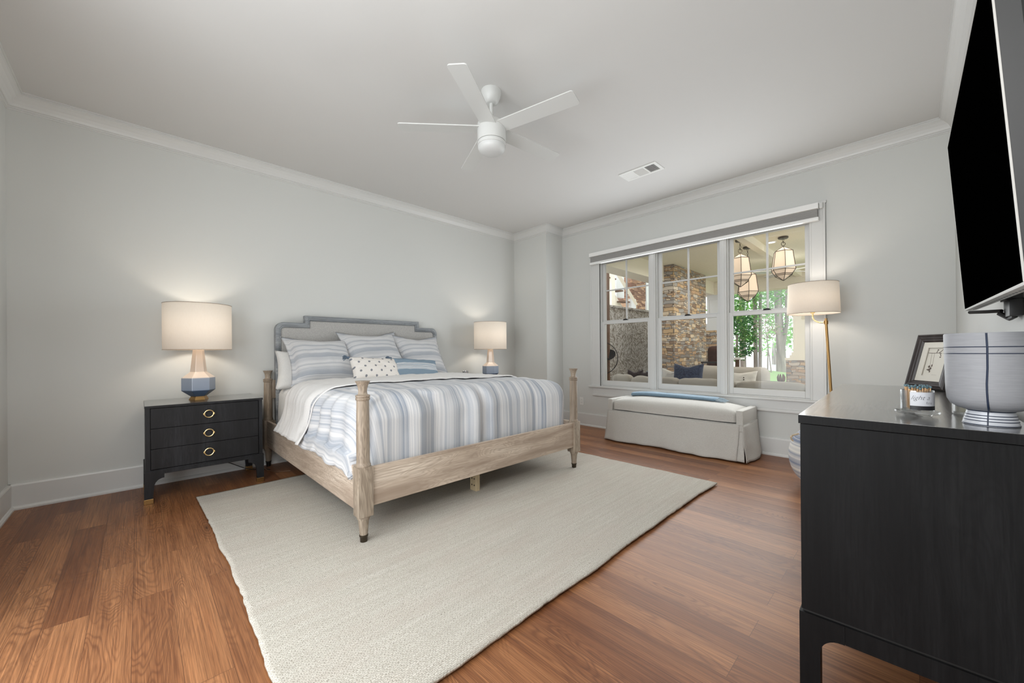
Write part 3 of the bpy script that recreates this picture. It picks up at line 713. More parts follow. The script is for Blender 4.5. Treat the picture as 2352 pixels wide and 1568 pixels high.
# duvet
def drape(X0, X1, Y0, r, zt, dropL, dropR, dropF, Y1, puff=.02, flare=.055, zmin=.40, seed=0.0, yshift=None, amp=1.0, up=0.0):
    def f(u, v):
        Wd = X1-X0; sx = -dropL + u*(Wd+dropL+dropR); Ly = Y1-Y0
        sy = -dropF + v*(Ly+dropF)
        dx = -sx if sx < 0 else (sx-Wd if sx > Wd else 0); dy = -sy if sy < 0 else 0
        side = -1 if sx < 0 else (1 if sx > Wd else 0)
        d = math.hypot(dx, dy); qx, qy = (dx/d, dy/d) if d > 1e-9 else (0, 0)
        arc = r*PI/2
        if d <= arc: ho, dr, e = r*math.sin(d/r), r*(1-math.cos(d/r)), 0.0
        else: e = d-arc; ho, dr = r, r+e
        e_ = min(e/.25, 1.3)
        if side == -1: ho += (flare*e_*e_)*abs(qx)
        X = min(max(X0+sx, X0), X1)+ho*qx*(side if side else 1); Y = max(Y0+sy, Y0)-ho*qy
        z = zt-dr
        tx, ty = (X-X0)/Wd, (Y-Y0)/Ly
        if e <= 0: z += puff*(math.sin(min(max(tx, 0), 1)*PI)**.5)*(1 if dy == 0 else max(0, 1-dy/arc))
        # soft lumps and folds
        l = .012*fbm(X*3.1+seed, Y*3.1, z*2)+.006*fbm(X*9, Y*9+seed, z*6)
        if dx == 0 and dy == 0: z += l*amp
        else:
            fold = .016*min(1, d/.12)*math.sin((Y if dx > dy else X)*13+9*fbm(X*2.4+seed, Y*2.4, 0))*amp*(.45+.55*fbm(X*1.7, Y*1.7, seed)+.2)*(1.9 if dy > dx else 1.0)
            X += qx*(side if side else 1)*(fold+l*.6); Y -= qy*(fold*1.1+l)
        if z < zmin: z = zmin + (z-zmin)*.1
        if yshift: Y += yshift(dx if side < 0 else 0, sx)
        return Vector((X, Y, z+up))
    return f
fd = drape(1.085, 2.735, 2.405, .155, .835, .50, .50, .54, 3.62, seed=2.0, zmin=.405, amp=1.25)
def fd2(u, v):
    p = fd(u, v)
    # the near side hem slips outside the rail and hangs a little lower
    if p.x < .95:
        k = min(1, (.95-p.x)/.05); p.z -= .045*k*(1-min(1, max(0, (p.y-2.5)/1.6)))*(1 if p.z < .56 else 0)*(.6+.8*fbm(p.y*6, 4.0))
    if p.z < .50: p.x = min(p.x, .876) if p.x < .95 else p.x
    if p.y < 2.34: p.y = max(p.y, 2.212)
    return p
dv = thing('duvet', 'puffy blue and white striped duvet spread over the bed', 'duvet', (1.91, 3.0, .45))
o = B().grid(fd2, 200, 150, lambda u, v: (u*2.55, v*1.7)).obj('striped_cover', DUVET, dv, smooth=True, world=True, angle=3); solid(o, .018)
fl = drape(1.085, 2.735, 2.4, .172, .852, .52, .44, 0, 3.74, seed=2.0, zmin=.372, flare=.080, up=0.0,
           yshift=lambda dx, sx: .13*min(1, dx/.5))
def fl2(u, v):
    p = fl(u, .40+.60*v)   # covers the upper part only
    p.y += .07*math.sin(u*5+1)*(1-v)-.05*(1-v)*u
    if p.z < .50 and p.x < .94: p.x = min(p.x, .868)
    wv = .007*fbm(p.x*7+p.y*5, p.y*16-p.x*6, 3.3)+.003*fbm(p.x*22, p.y*30, 1.0); p.z += abs(wv)*.9; p.x -= wv*1.2 if p.x < 1.05 else 0
    if p.z < .80 and p.x < 1.0: p.y += .03*math.sin(v*9)*(.8-p.z)
    return p
o = B().grid(fl2, 170, 50, lambda u, v: (u*2.5, v)).obj('folded_back_lining', LINING, dv, smooth=True, world=True, angle=3); solid(o, .010)
o['label'] = 'plain off-white lining turned back below the pillows'

# pillows
def pillow(name, mat, w, h, t, flange=0.0, uvk=1.0, seed=0.0, dent=.05, parent=None, pinch=.085):
    b = B(); n = 34
    def side(sg):
        def f(u, v):
            U, V = u*2-1, v*2-1
            wi, hi = 1-(flange*2/w), 1-(flange*2/h)
            a, c = abs(U)/wi if wi else 1, abs(V)/hi
            prof = (max(0, 1-min(a, 1)**2.6)*max(0, 1-min(c, 1)**2.6))**.42
            x = w/2*U*(1-pinch*(1-V*V)*abs(U)); z = h/2*V*(1-pinch*(1-U*U)*abs(V))
            z += -dent*h*math.exp(-(U/.55)**2)*max(0, V)**2
            y = sg*t/2*prof*(1+.12*fbm(U*2+seed, V*2)+.05*fbm(U*6, V*6+seed)) + .006*fbm(U*4, V*4, seed) + sg*.0035*min(1, (1-max(abs(U), abs(V)))*10)
            return Vector((x, y, z))
        return f
    uvf = lambda u, v: ((u-.5)*w*uvk+2, (v-.5)*h*uvk+3)
    b.grid(side(-1), n, n, uvf); b.grid(lambda u, v: side(1)(1-u, v), n, n, lambda u, v: uvf(1-u, v))
    bmesh.ops.remove_doubles(b.bm, verts=b.bm.verts, dist=.0005)
    if flange:
        for u0 in (0,):
            pass
    o = b.obj(name, mat, parent, smooth=True, angle=3); return o
def place(o, loc, rx, ry=0.0, rz=0.0):
    o.matrix_world = Matrix.Translation(loc) @ Matrix.Rotation(rz, 4, 'Z') @ Matrix.Rotation(rx, 4, 'X') @ Matrix.Rotation(ry, 4, 'Y'); return o
R = math.radians
place(tag(pillow('bed_pillow', SHEET, .60, .40, .18, seed=1), 'plain white pillow half hidden behind the first striped pillow', 'pillow'), (1.235, 4.225, .925), R(-20), R(4))
G = 'striped square pillows along the headboard'
place(tag(pillow('square_pillow', SHAM, .66, .62, .20, .040, seed=2, pinch=.12), 'striped square pillow beside the white pillow and small dotted cushion', 'pillow', G), (1.318, 4.085, 1.030), R(-41), R(1), R(0))
place(tag(pillow('square_pillow', SHAM, .70, .64, .20, .040, seed=8, pinch=.13, dent=.07), 'striped square pillow in the middle, behind the dotted cushion', 'pillow', G), (1.880, 4.130, 1.090), R(-38), R(-2), R(0))
place(tag(pillow('square_pillow', SHAM, .62, .63, .20, .040, seed=14, pinch=.10), 'striped square pillow leaning on the window end of the headboard', 'pillow', G), (2.455, 4.110, 1.045), R(-33), R(1), R(0))
def tassel(parent, x, z, y=0.0):
    b = B(); random.seed(3)
    b.ball((x, y, z), (.016, .014, .014), 12)
    for i in range(16):
        a = PI+ (random.random()-.5)*1.3 if x < 0 else (random.random()-.5)*1.3; l = .05+.012*random.random(); dy = (random.random()-.5)*.03
        b.tube([(x, y, z), (x+math.cos(a)*l*.5, y+dy*.5-.008, z+math.sin(a)*l*.5-.004), (x+math.cos(a)*l, y+dy-.01, z+math.sin(a)*l*.8-.018)], [.004, .0045, .003], 5)
    b.obj('tassel', TASSEL, parent, smooth=True)
dp = pillow('lumbar_cushion', DOTS, .50, .26, .14, 0, seed=4, dent=.02, pinch=.06)
place(tag(dp, 'small cream cushion with grey dots and a slate tassel', 'cushion'), (1.700, 3.715, .935), R(-36), R(4), R(3)); tassel(dp, -.25, .13)
lp = pillow('lumbar_cushion', LUMBAR, .52, .24, .13, 0, seed=5, dent=.02, pinch=.06)
place(tag(lp, 'small blue cushion with white stripes and a slate tassel', 'cushion'), (2.140, 3.700, .925), R(-36), R(5), R(-2)); tassel(lp, -.26, .12)

# ---------------------------------------------------------------- nightstands
def leg_corner(b, x, y, sx, sy, z0, z1, w, th, arch, cap=.035):
    """L shaped bracket leg with curved inner edges"""
    def poly(sgn, o):
        p = [(o, z1), (o, z0), (o+sgn*w*.62, z0), (o+sgn*w*.72, z1-arch-.01)]
        for i in range(7): t = i*PI/12; p.append((o+sgn*(w*.72+arch*(1-math.cos(t))), z1-.03-arch+arch*math.sin(t)+.0))
        p += [(o+sgn*(w*.72+arch), z1)]
        return p
    b.prism(poly(sx, x), 'y', y, y+sy*th)
    p = poly(sy, y); p[0] = (y+sy*th, z1); p[1] = (y+sy*th, z0); b.prism(p, 'x', x, x+sx*th)
def nightstand(label, x0, y0):
    Wn, D, H = .735, .515, .72; n = thing('nightstand', label, 'nightstand', (x0, y0, 0), 0, 'black three-drawer nightstands')
    tp_ = B().box(-.004, -.004, H-.018, Wn+.004, D, H-.0012, .001).obj('top', NSB, n); B().box(-.003, -.003, H-.0011, Wn+.003, D-.001, H, .0004).obj('polished_surface', BLACKX, tp_)
    b = B().box(0, .018, .236, Wn, D-.01, H-.018).box(0, 0, .236, .026, .018, H-.018).box(Wn-.026, 0, .236, Wn, .018, H-.018).box(.026, 0, .236, Wn-.026, .018, .243)
    b.obj('carcass', NSB, n)
    for i in range(3):
        z0 = .247+i*.1513; d = B().box(.030, .001, z0, Wn-.030, .019, z0+.1475, .0015).obj('drawer', NSB, n)
        cz = z0+.076; hx = Wn/2+.002
        B().ring((hx, -.014, cz), .0285, .0042, (0, 1, 0), 36, 8).box(hx-.036, -.020, cz-.008, hx-.029, .002, cz+.008, .002).box(hx+.029, -.020, cz-.008, hx+.036, .002, cz+.008, .002).obj('ring_pull', PALE_BRASS, d, smooth=True)
    b = B(); b.box(-.008, -.008, .208, Wn+.008, D, .236, .002); b.obj('base_frame', NSB, n)
    for (lx, ly, sx, sy) in ((-.008, -.008, 1, 1), (Wn+.008, -.008, -1, 1), (-.008, D, 1, -1), (Wn+.008, D, -1, -1)):
        b = B(); leg_corner(b, lx, ly, sx, sy, .034, .210, .078, .030, .055); l = b.obj('leg', NSB, n)
        B().box(min(lx, lx+sx*.050)-.001, min(ly, ly+sy*.050)-.001, 0, max(lx, lx+sx*.050)+.001, max(ly, ly+sy*.050)+.001, .036, .002).obj('brass_cap', BRASS, l)
        B().box(min(lx+sx*.031, lx+sx*.047), min(ly+sy*.031, ly+sy*.047), .034, max(lx+sx*.031, lx+sx*.047), max(ly+sy*.031, ly+sy*.047), .175).obj('foot_block', NSB, l)
    return n
nightstand('black oak three-drawer nightstand with brass ring pulls, beside the blank wall', .030, 3.905)
nightstand('black nightstand in the corner, mostly hidden behind the bed', 3.035, 3.905)

# ---------------------------------------------------------------- table lamps
fabric('shade_binding', srgb(168, 152, 134))
def table_lamp(label, x, y, rz):
    zt = .72; L = thing('table_lamp', label, 'lamp', (x, y, zt), rz, 'matching bedside lamps')
    hexf = PI/6
    B().lathe([(0, .000), (.066, .000), (.066, .003), (.052, .028), (0, .028)], (0, 0), 6, start=0).obj('brass_foot', BRASS, L)
    bd = B()
    prof = [(.054, .028), (.114, .078), (.114, .183), (.057, .232), (.038, .42), (0, .42)]
    bd.lathe(prof, (0, 0), 6, start=0)
    o = bd.obj('ceramic_base', MATS['two_tone_ceramic'], L)
    m = o.modifiers.new('b', 'BEVEL'); m.width = .003; m.segments = 2; m.limit_method = 'ANGLE'
    B().lathe([(.010, .42), (.010, .56), (0, .56)], (0, 0), 16).obj('stem', PALE_BRASS, L, smooth=True); B().tube([(.0, 0, .74), (.0, 0, .778)], .004, 8).ball((0, 0, .785), .009).obj('finial', PALE_BRASS, L, smooth=True)
    sh = B().lathe([(.229, .418), (.229, .795)], (0, 0), 72); s = solid(sh.obj('lamp_shade', SHADE, L, smooth=True), .0015)
    for z_ in (.418, .795): B().ring((0, 0, z_), .229, .0022, (0,0,1), 72, 6).obj('shade_trim', MATS['shade_binding'], s, smooth=True)
    sp = B()
    for k in range(3):
        a = k*2*PI/3+.4; sp.tube([(0, 0, .768), (.228*math.cos(a), .228*math.sin(a), .785)], .0018, 6)
    sp.obj('shade_spider', PALE_BRASS, L)
    B().ball((0, 0, .585), (.028, .028, .04), 14).obj('bulb', BULB, L, smooth=True)
    lt = light('lamp_light', 'POINT', (x, y, zt+.585), LAMP_W, (1.0, .90, .78), shadow_soft_size=.045); return L
LAMP_W = 7.5
table_lamp('ceramic lamp with linen drum shade on the nightstand by the blank wall', .362, 4.185, .05)
table_lamp('ceramic lamp with linen drum shade in the corner beyond the bed', 3.57, 4.135, .35)
cup = B().lathe([(.0, .001), (.028, .0), (.030, .02), (.038, .13), (.036, .13), (.028, .02), (0, .01)], (0, 0), 32).obj('steel_cup', CHROME, smooth=True)
tag(cup, 'small polished steel cup on the nightstand beyond the pillows', 'cup'); cup.location = (3.10, 4.10, .72)
for pts, lb in ((((.70, 4.40, .30), (.62, 4.42, .16), (.52, 4.415, .12), (.60, 4.40, .09), (.72, 4.37, .02), (.80, 4.30, .006), (.90, 4.22, .006)), 'thin black lamp cable looping under the drawers to the floor'),
                (((.84, 4.41, .22), (.845, 4.35, .05), (.86, 4.22, .008), (.93, 4.08, .008), (1.02, 4.02, .008)), 'thin brown cable on the floor beside the bed post')):
    p = [Vector(q) for q in pts]; c = []
    for i in range(len(p)-1):
        a, b_, c_, d_ = p[max(i-1, 0)], p[i], p[i+1], p[min(i+2, len(p)-1)]
        for k in range(6):
            t = k/6; c.append(.5*((2*b_)+(-a+c_)*t+(2*a-5*b_+4*c_-d_)*t*t+(-a+3*b_-3*c_+d_)*t**3))
    tag(B().tube(c, .0035, 8).obj('power_cord', BLACKM if 'black' in lb else BROWNT, smooth=True), lb, 'cable')
def outlet(x, y, z):
    o = thing('wall_outlet', 'white duplex outlet low on the window wall behind the bed', 'outlet', (x, y, z))
    B().box(-.006, -.036, -.058, 0, .036, .058, .002).obj('cover_plate', WHITE_PLASTIC, o)
    b = B()
    for s in (-.02, .02): b.box(-.0075, -.014, s-.012, -.005, .014, s+.012, .002)
    b.obj('socket', WHITE_PLASTIC, o)
    b = B()
    for s in (-.02, .02):
        for q_ in (-.006, .006): B().box(-.0082, q_-.001, s-.002, -.0072, q_+.001, s+.006).obj('slot', BLACKM, o)
    b.bm.free()
outlet(XR, 3.432, .355)

# ---------------------------------------------------------------- bench
BX0, BX1, BY0, BY1 = 4.205, 4.690, 1.140, 2.640
bn = thing('storage_bench', 'oatmeal linen skirted bench with boxed ends, under the windows', 'bench', ((BX0+BX1)/2, (BY0+BY1)/2, 0))
def box_seam(y0, y1): return B().box(BX0, y0, .30, BX1, y1, .506, .010, 3)
box_seam(BY0, BY0+.062).obj('boxed_end', LINEN, bn, smooth=True, world=True); box_seam(BY1-.062, BY1).obj('boxed_end', LINEN, bn, smooth=True, world=True)
B().box(BX0+.006, BY0+.05, .06, BX1-.004, BY1-.05, .372, .004).obj('body', LINEN, bn, world=True)
softbox(BX0+.004, BY0+.066, .383, BX1-.004, BY1-.066, .492, .038, .004, 6, 40, 90, .060).obj('seat_cushion', LINEN, bn, smooth=True, world=True, angle=3)
def skirt_panel(p0, p1, out, fl0, fl1, seed, zt=.366, zb=.016, n=70, m=16, amp=1.0):
    d = Vector(p1)-Vector(p0); L = d.length; d.normalize(); o = Vector(out)
    def f(u, v):
        h = 1-v  # v: 0 bottom,1 top
        s = -fl0*h + u*(L+(fl0+fl1)*h)
        wv = amp*h*((.055*fbm(u*L*2.3, seed))+.016*fbm(u*L*9, seed+4, h*2)) + .004*fbm(u*L*6, v*3, seed)
        zz = zb+(zt-zb)*v + h*.010*fbm(u*L*3.2, seed+9)
        p = Vector((p0[0], p0[1], 0))+d.to_3d()*s+Vector((o.x, o.y, 0))*(.004+.040*h**1.4+wv)
        p.z = zz; return p
    return B().grid(f, n, m)
k = .006
for (p0, p1, out, f0, f1, sd) in (((BX0, BY1), (BX0, BY0+.030), (-1, 0), .025, -.020, 1.0), ((BX0+k, BY0), (BX1, BY0), (0, -1), 0.0, .03, 5.0), ((BX1, BY1), (BX0+.002, BY1), (0, 1), .03, .015, 9.0)):
    s = skirt_panel(p0, p1, out, f0, f1, sd).obj('skirt', LINEN, bn, smooth=True, world=True, angle=3); solid(s, .006)
s = skirt_panel((BX0+.016, BY0+.20), (BX0+.016, BY0+.004), (-1, 0), 0, .022, 12.0, n=10, amp=.1).obj('pleat', LINEN, bn, smooth=True, world=True, angle=3); solid(s, .004)
s = skirt_panel((BX0-.002, BY0+.004), (BX0+.16, BY0+.004), (0, -1), .035, 0, 12.0, n=10, amp=.1).obj('pleat', LINEN, bn, smooth=True, world=True, angle=3); solid(s, .004)
B().tube([(BX0-.004, BY1, .368), (BX0-.004, BY0-.002, .368), (BX1, BY0-.004, .368)], .003, 8).obj('welt', LINEN, bn, smooth=True, world=True)
# throw
def throwf(u, v):
    L = .98; y = 2.44 - u*L; a = v*2*PI
    ww = .082+.016*u; hh = .026*(1-.2*u)
    ca, sa = math.cos(a), math.sin(a)
    x = math.copysign(abs(ca)**.7, ca)*ww; z = math.copysign(abs(sa)**.8, sa)*hh
    base = .492+.060*(1-min(1, abs((y-1.89)/.684))**5)*(1-abs((4.475-4.447+.035*u)/.239)**2.6)
    e = 1 if 0 < u < 1 else .55
    return Vector((4.475+.035*u+x*e*(1+.05*fbm(y*6, 2)), y, base+hh*.95+z*e+.003*fbm(x*40, y*8, z*30)))
th = thing('throw_blanket', 'light blue folded throw with a fringed end on the bench', 'blanket', (4.48, 2.0, .52))
b = B().grid(throwf, 60, 24); 
b.bm.verts.ensure_lookup_table(); b.obj('folded_cloth', THROW, th, smooth=True, world=True, angle=3)
b = B(); random.seed(5)
for i in range(46):
    x = 4.430+random.random()*.15; z = .548+random.random()*.030; l = .06+random.random()*.04
    b.tube([(x, 1.465, z), (x+.01*random.uniform(-1, 1), 1.465-l*.5, z-.004), (x+.02*random.uniform(-1, 1), 1.465-l, .545+random.random()*.012)], .0022, 4)
b.obj('fringe', fabric('pale_blue_fringe', srgb(176, 192, 202)), th, world=True)

# ---------------------------------------------------------------- floor lamp
fl_ = thing('floor_lamp', 'antique brass floor lamp with drum shade between window and dresser', 'lamp', (4.45, .47, 0))
B().lathe([(0, 0), (.125, 0), (.128, .006), (.122, .016), (.03, .022), (.016, .03), (0, .03)], (4.45, .47), 48).obj('base', BRASS, fl_, smooth=True, world=True)
B().tube([(4.45, .47, .02), (4.45, .535, 1.345)], [.0125, .0105], 20).lathe([(.0, 1.325), (.016, 1.325), (.016, 1.358), (.010, 1.36), (.010, 1.378), (0, 1.378)], (4.45, .535), 20).obj('pole', BRASS, fl_, smooth=True, world=True)
arc = [(4.45, .535, 1.342)]
for i in range(9): t = i*PI/16; arc.append((4.45, .565+.065*math.sin(t), 1.400-.058*math.cos(t)))
arc.append((4.45, .630, 1.445))
B().tube(arc, .0065, 12).lathe([(0, 1.43), (.017, 1.43), (.017, 1.50), (0, 1.50)], (4.45, .630), 16).obj('arm', PALE_BRASS, fl_, smooth=True, world=True)
fs = solid(B().lathe([(.196, 1.426), (.186, 1.700)], (4.45, .628), 72).obj('lamp_shade', SHADE, fl_, smooth=True, world=True), .0015)
for z_, r_ in ((1.426, .196), (1.700, .186)): B().ring((4.45, .628, z_), r_, .002, (0,0,1), 72, 6).obj('shade_trim', MATS['shade_binding'], fs, smooth=True, world=True)
B().ball((4.45, .628, 1.545), (.026, .026, .038), 14).obj('bulb', BULB, fl_, smooth=True, world=True)
light('floor_lamp_light', 'POINT', (4.45, .628, 1.545), LAMP_W*.9, (1.0, .91, .80), shadow_soft_size=.045)

# ---------------------------------------------------------------- pouf
def pouff(u, v):
    a = u*2*PI; t = v*PI; r = .285*abs(math.sin(t))**.72; z = .255-.252*math.cos(t)
    return Vector((3.86+r*math.cos(a)*(1+.02*fbm(math.cos(a)*2, math.sin(a)*2, z*4)), .425+r*math.sin(a), max(.002, z)))
pf = thing('woven_pouf', 'round pouf in blue and cream stripes behind the dresser', 'pouf', (3.86, .425, 0))
b = B().grid(pouff, 64, 40, lambda u, v: (u*1.8, v*.8)); b.obj('woven_cover', POUF, pf, smooth=True, world=True, angle=3)
B().tube([(3.72, .62, .44), (3.70, .655, .425), (3.70, .668, .41), (3.705, .664, .39), (3.71, .655, .38)], .007, 8).obj('rope_handle', fabric('tan_rope', srgb(206, 186, 160)), pf, smooth=True, world=True)

# ---------------------------------------------------------------- dresser (own frame: x along the wall, -y toward the wall)
DR = thing('dresser', 'long black oak dresser along the television wall', 'dresser', (1.459, .241, 0), R(1.5))
LD, DD, HD = 1.47, .455, .90
tp_ = B().box(-.003, -DD, HD-.026, LD+.003, .003, HD-.0012, .001).obj('top', BLACKZ, DR); B().box(-.002, -DD+.001, HD-.0011, LD+.002, .002, HD, .0004).obj('polished_surface', BLACKX, tp_)
B().box(.002, -DD+.006, .307, LD-.002, -.022, HD-.028).box(.002, -.022, .307, .030, -.001, HD-.028).box(LD-.030, -.022, .307, LD-.002, -.001, HD-.028).obj('carcass', BLACKZ, DR)
for c_ in range(2):
    for i in range(3):
        x0 = .034+c_*(LD-.06)/2; x1 = x0+(LD-.075)/2; z0 = .312+i*.1865
        d = B().box(x0, -.020, z0, x1, -.001, z0+.1825, .0015).obj('drawer', BLACKZ, DR)
        B().ring(((x0+x1)/2, .014, z0+.092), .0285, .0042, (0, 1, 0), 32, 8).box((x0+x1)/2-.036, -.001, z0+.084, (x0+x1)/2-.029, .020, z0+.100).box((x0+x1)/2+.029, -.001, z0+.084, (x0+x1)/2+.036, .020, z0+.100).obj('ring_pull', PALE_BRASS, d, smooth=True)
def leg_bracket(b, o_, sgn, plane, at, th, cut=0.0, w=.106, zt=.300, zc=.246, foot=.050):
    """leg + curved bracket + apron half in a plane; o_ = outer edge coordinate"""
    p = [(o_, zt), (o_, .034), (o_+sgn*foot, .034), (o_+sgn*foot, zc-.050)]
    for i in range(1, 9): t = i*PI/16; p.append((o_+sgn*(foot+.050*(1-math.cos(t))), zc-.050+.050*math.sin(t)))
    p += [(o_+sgn*w, zc), (o_+sgn*w, zt)]
    p[0] = (o_+sgn*cut, zt); p[1] = (o_+sgn*cut, .034)
    b.prism(p, plane, at, at+th)
for (lx, sx) in ((-.004, 1), (LD+.004, -1)):
    for (ly, sy) in ((.004, -1), (-DD, 1)):
        b = B(); leg_bracket(b, ly, sy, 'x', lx, sx*.040); leg_bracket(b, lx, sx, 'y', ly, sy*.040, .040); l = b.obj('leg', BLACKZ, DR)
        B().box(min(lx, lx+sx*.050)-.001, min(ly, ly+sy*.050)-.001, 0, max(lx, lx+sx*.050)+.001, max(ly, ly+sy*.050)+.001, .036, .002).obj('brass_cap', BRASS, l)
B().box(-.003, -DD+.106, .247, .022, -.1025, .300).box(LD-.022, -DD+.106, .247, LD+.003, -.1025, .300).box(.1025, -.022, .247, LD-.1025, .003, .300).box(.1025, -DD, .247, LD-.1025, -DD+.022, .300).obj('apron', BLACKZ, DR)
B().box(.006, -DD+.01, .299, LD-.006, -.006, .307).obj('shadow_gap', BLACKM, DR)

# ---- items on the dresser
# planter
pc = (1.602, -.142)
pt = thing('footed_planter', 'large grey glazed footed bowl with navy lines at the dresser edge', 'planter', (pc[0], pc[1], .90))
prof = [(.0, .036), (.030, .036), (.044, .038), (.058, .043), (.070, .052), (.0765, .066), (.0785, .088), (.0818, .236), (.0800, .239), (.0780, .236), (.075, .09), (.06, .06), (0, .05)]
bowl = B().lathe(prof, (0, 0), 64).obj('bowl', PLANTER, pt, smooth=True)
foot = B().lathe([(.0, .0), (.048, .0), (.0485, .004), (.040, .038), (.0, .038)], (0, 0), 56).obj('foot', PLWHITE, pt, smooth=True)
ln = B()
for z, r, t_ in ((.203, .0811, .0012), (.186, .0807, .0012)): ln.ring((0, 0, z), r, t_, (0,0,1), 72, 6)
for ai in (0, 2.25, 4.1):
    a = math.atan2(.142, -1.602)-.055+ai; pts = []
    for (r, z) in [(.0816, .2375), (.0808, .20), (.0798, .15), (.0790, .11), (.0784, .088), (.0765, .0655), (.0698, .0512), (.058, .0420), (.041, .0365)]:
        aa = a+.012*math.sin(z*45); pts.append((r*math.cos(aa), r*math.sin(aa), z))
    ln.tube(pts, .0020, 6)
ln.obj('painted_line', NAVYP, bowl, smooth=True)
ln = B()
for z, r in ((.0365, .0408), (.026, .0433), (.019, .0450), (.012, .0466), (.002, .0487)): ln.ring((0, 0, z), r, .0011, (0,0,1), 64, 6)
for ai in (0, 2.25, 4.1):
    a = math.atan2(.142, -1.602)-.09+ai; ln.tube([(.0405*math.cos(a), .0405*math.sin(a), .038), (.0488*math.cos(a), .0488*math.sin(a), .003)], .0014, 6)
ln.obj('painted_line', NAVYP, foot, smooth=True)
# candle
cd_ = thing('jar_candle', 'clear glass jar candle of cream wax behind the planter', 'candle', (1.795, -.125, .90))
B().lathe([(0, .002), (.040, .002), (.041, .004), (.041, .082), (.038, .082), (.038, .008), (0, .008)], (0, 0), 40).obj('glass_jar', JARG, cd_, smooth=True)
B().lathe([(0, .009), (.0372, .009), (.0372, .055), (0, .055)], (0, 0), 40).obj('wax', CREAMWAX, cd_, smooth=True)
# match jar
JC = (1.668, -.010)
ua = math.atan2(-JC[1], -JC[0])
sc = B().lathe([(0, .002), (.030, .001), (.033, .004), (.046, .008), (.0485, .012), (.047, .0155), (.036, .013), (.030, .016), (.0, .016)], (0, 0), 48).obj('glass_dish', JARG, smooth=True)
tag(sc, 'thick clear glass dish holding the jar of matches', 'dish'); sc.location = (JC[0], JC[1], .90)
jr = thing('match_jar', 'small glass jar of blue-tipped matches with a paper label', 'jar', (JC[0], JC[1], .9165))
B().lathe([(0, .0), (.035, .0), (.0355, .002), (.0355, .060), (.034, .060), (.034, .004), (0, .004)], (0, 0), 48).obj('glass_jar', JARG, jr, smooth=True)
random.seed(11); gm = 'matches standing in the jar'
mst = B().tube([(0, 0, 0), (0, 0, .058)], .0011, 6).obj('match', MATCHW, None)
mhd = B().ball((0, 0, .0595), (.0026, .0026, .0032), 8).obj('match_head', MATCHH, mst, smooth=True)
tag(mst, 'blue-tipped wooden match standing in the small glass jar', 'match', gm)
for i in range(58):
    o = mst if i == 0 else mst.copy()
    if i:
        COL.objects.link(o); h = mhd.copy(); COL.objects.link(h); h.parent = o
    r_ = .026*math.sqrt(random.random()); a = random.random()*2*PI
    o.location = (JC[0]+r_*math.cos(a), JC[1]+r_*math.sin(a), .9215)
    tl = min(.11, max(0, (.029-r_)/.058)*.9); o.rotation_euler = (random.uniform(-tl, tl), random.uniform(-tl, tl), 0); o.scale = (1, 1, random.uniform(1.02, 1.15))
def band(z0, z1, a0, a1, r, mat, name):
    n = 24; b = B()
    for i in range(n):
        t0, t1 = a0+(a1-a0)*i/n, a0+(a1-a0)*(i+1)/n
        b.quad((r*math.cos(t0), r*math.sin(t0), z0), (r*math.cos(t1), r*math.sin(t1), z0), (r*math.cos(t1), r*math.sin(t1), z1), (r*math.cos(t0), r*math.sin(t0), z1))
    return b.obj(name, mat, jr, smooth=True)
lb = band(.016, .056, ua-.42, ua+1.45, .0360, LABEL, 'paper_label'); band(.004, .016, ua-.42, ua+1.45, .0361, BLACKLB, 'black_band')
def wrap_text(txt, size, a_left, z, r, mat, shear=0.0, thick=0.0, sx=1.0):
    cu = bpy.data.curves.new('t', 'FONT'); cu.body = txt; cu.size = size; cu.shear = shear; cu.offset = thick; cu.resolution_u = 4
    to = bpy.data.objects.new('t', cu); COL.objects.link(to); bpy.context.view_layer.update()
    me = bpy.data.meshes.new_from_object(to); bpy.data.objects.remove(to)
    for v in me.vertices:
        # reading direction seen from the camera runs toward increasing angle
        a = a_left + v.co.x*sx/r; v.co = Vector((r*math.cos(a), r*math.sin(a), z+v.co.y))
    me.materials.clear(); me.materials.append(mat); o = bpy.data.objects.new('lettering', me); COL.objects.link(o); o.parent = lb; return o
wrap_text('light a', .0185, ua-.38, .034, .0364, INK, .45, -.0003, .92)
wrap_text('fire', .0115, ua+.52, .0215, .0364, GREYINK, 0, -.0001, 1.0)

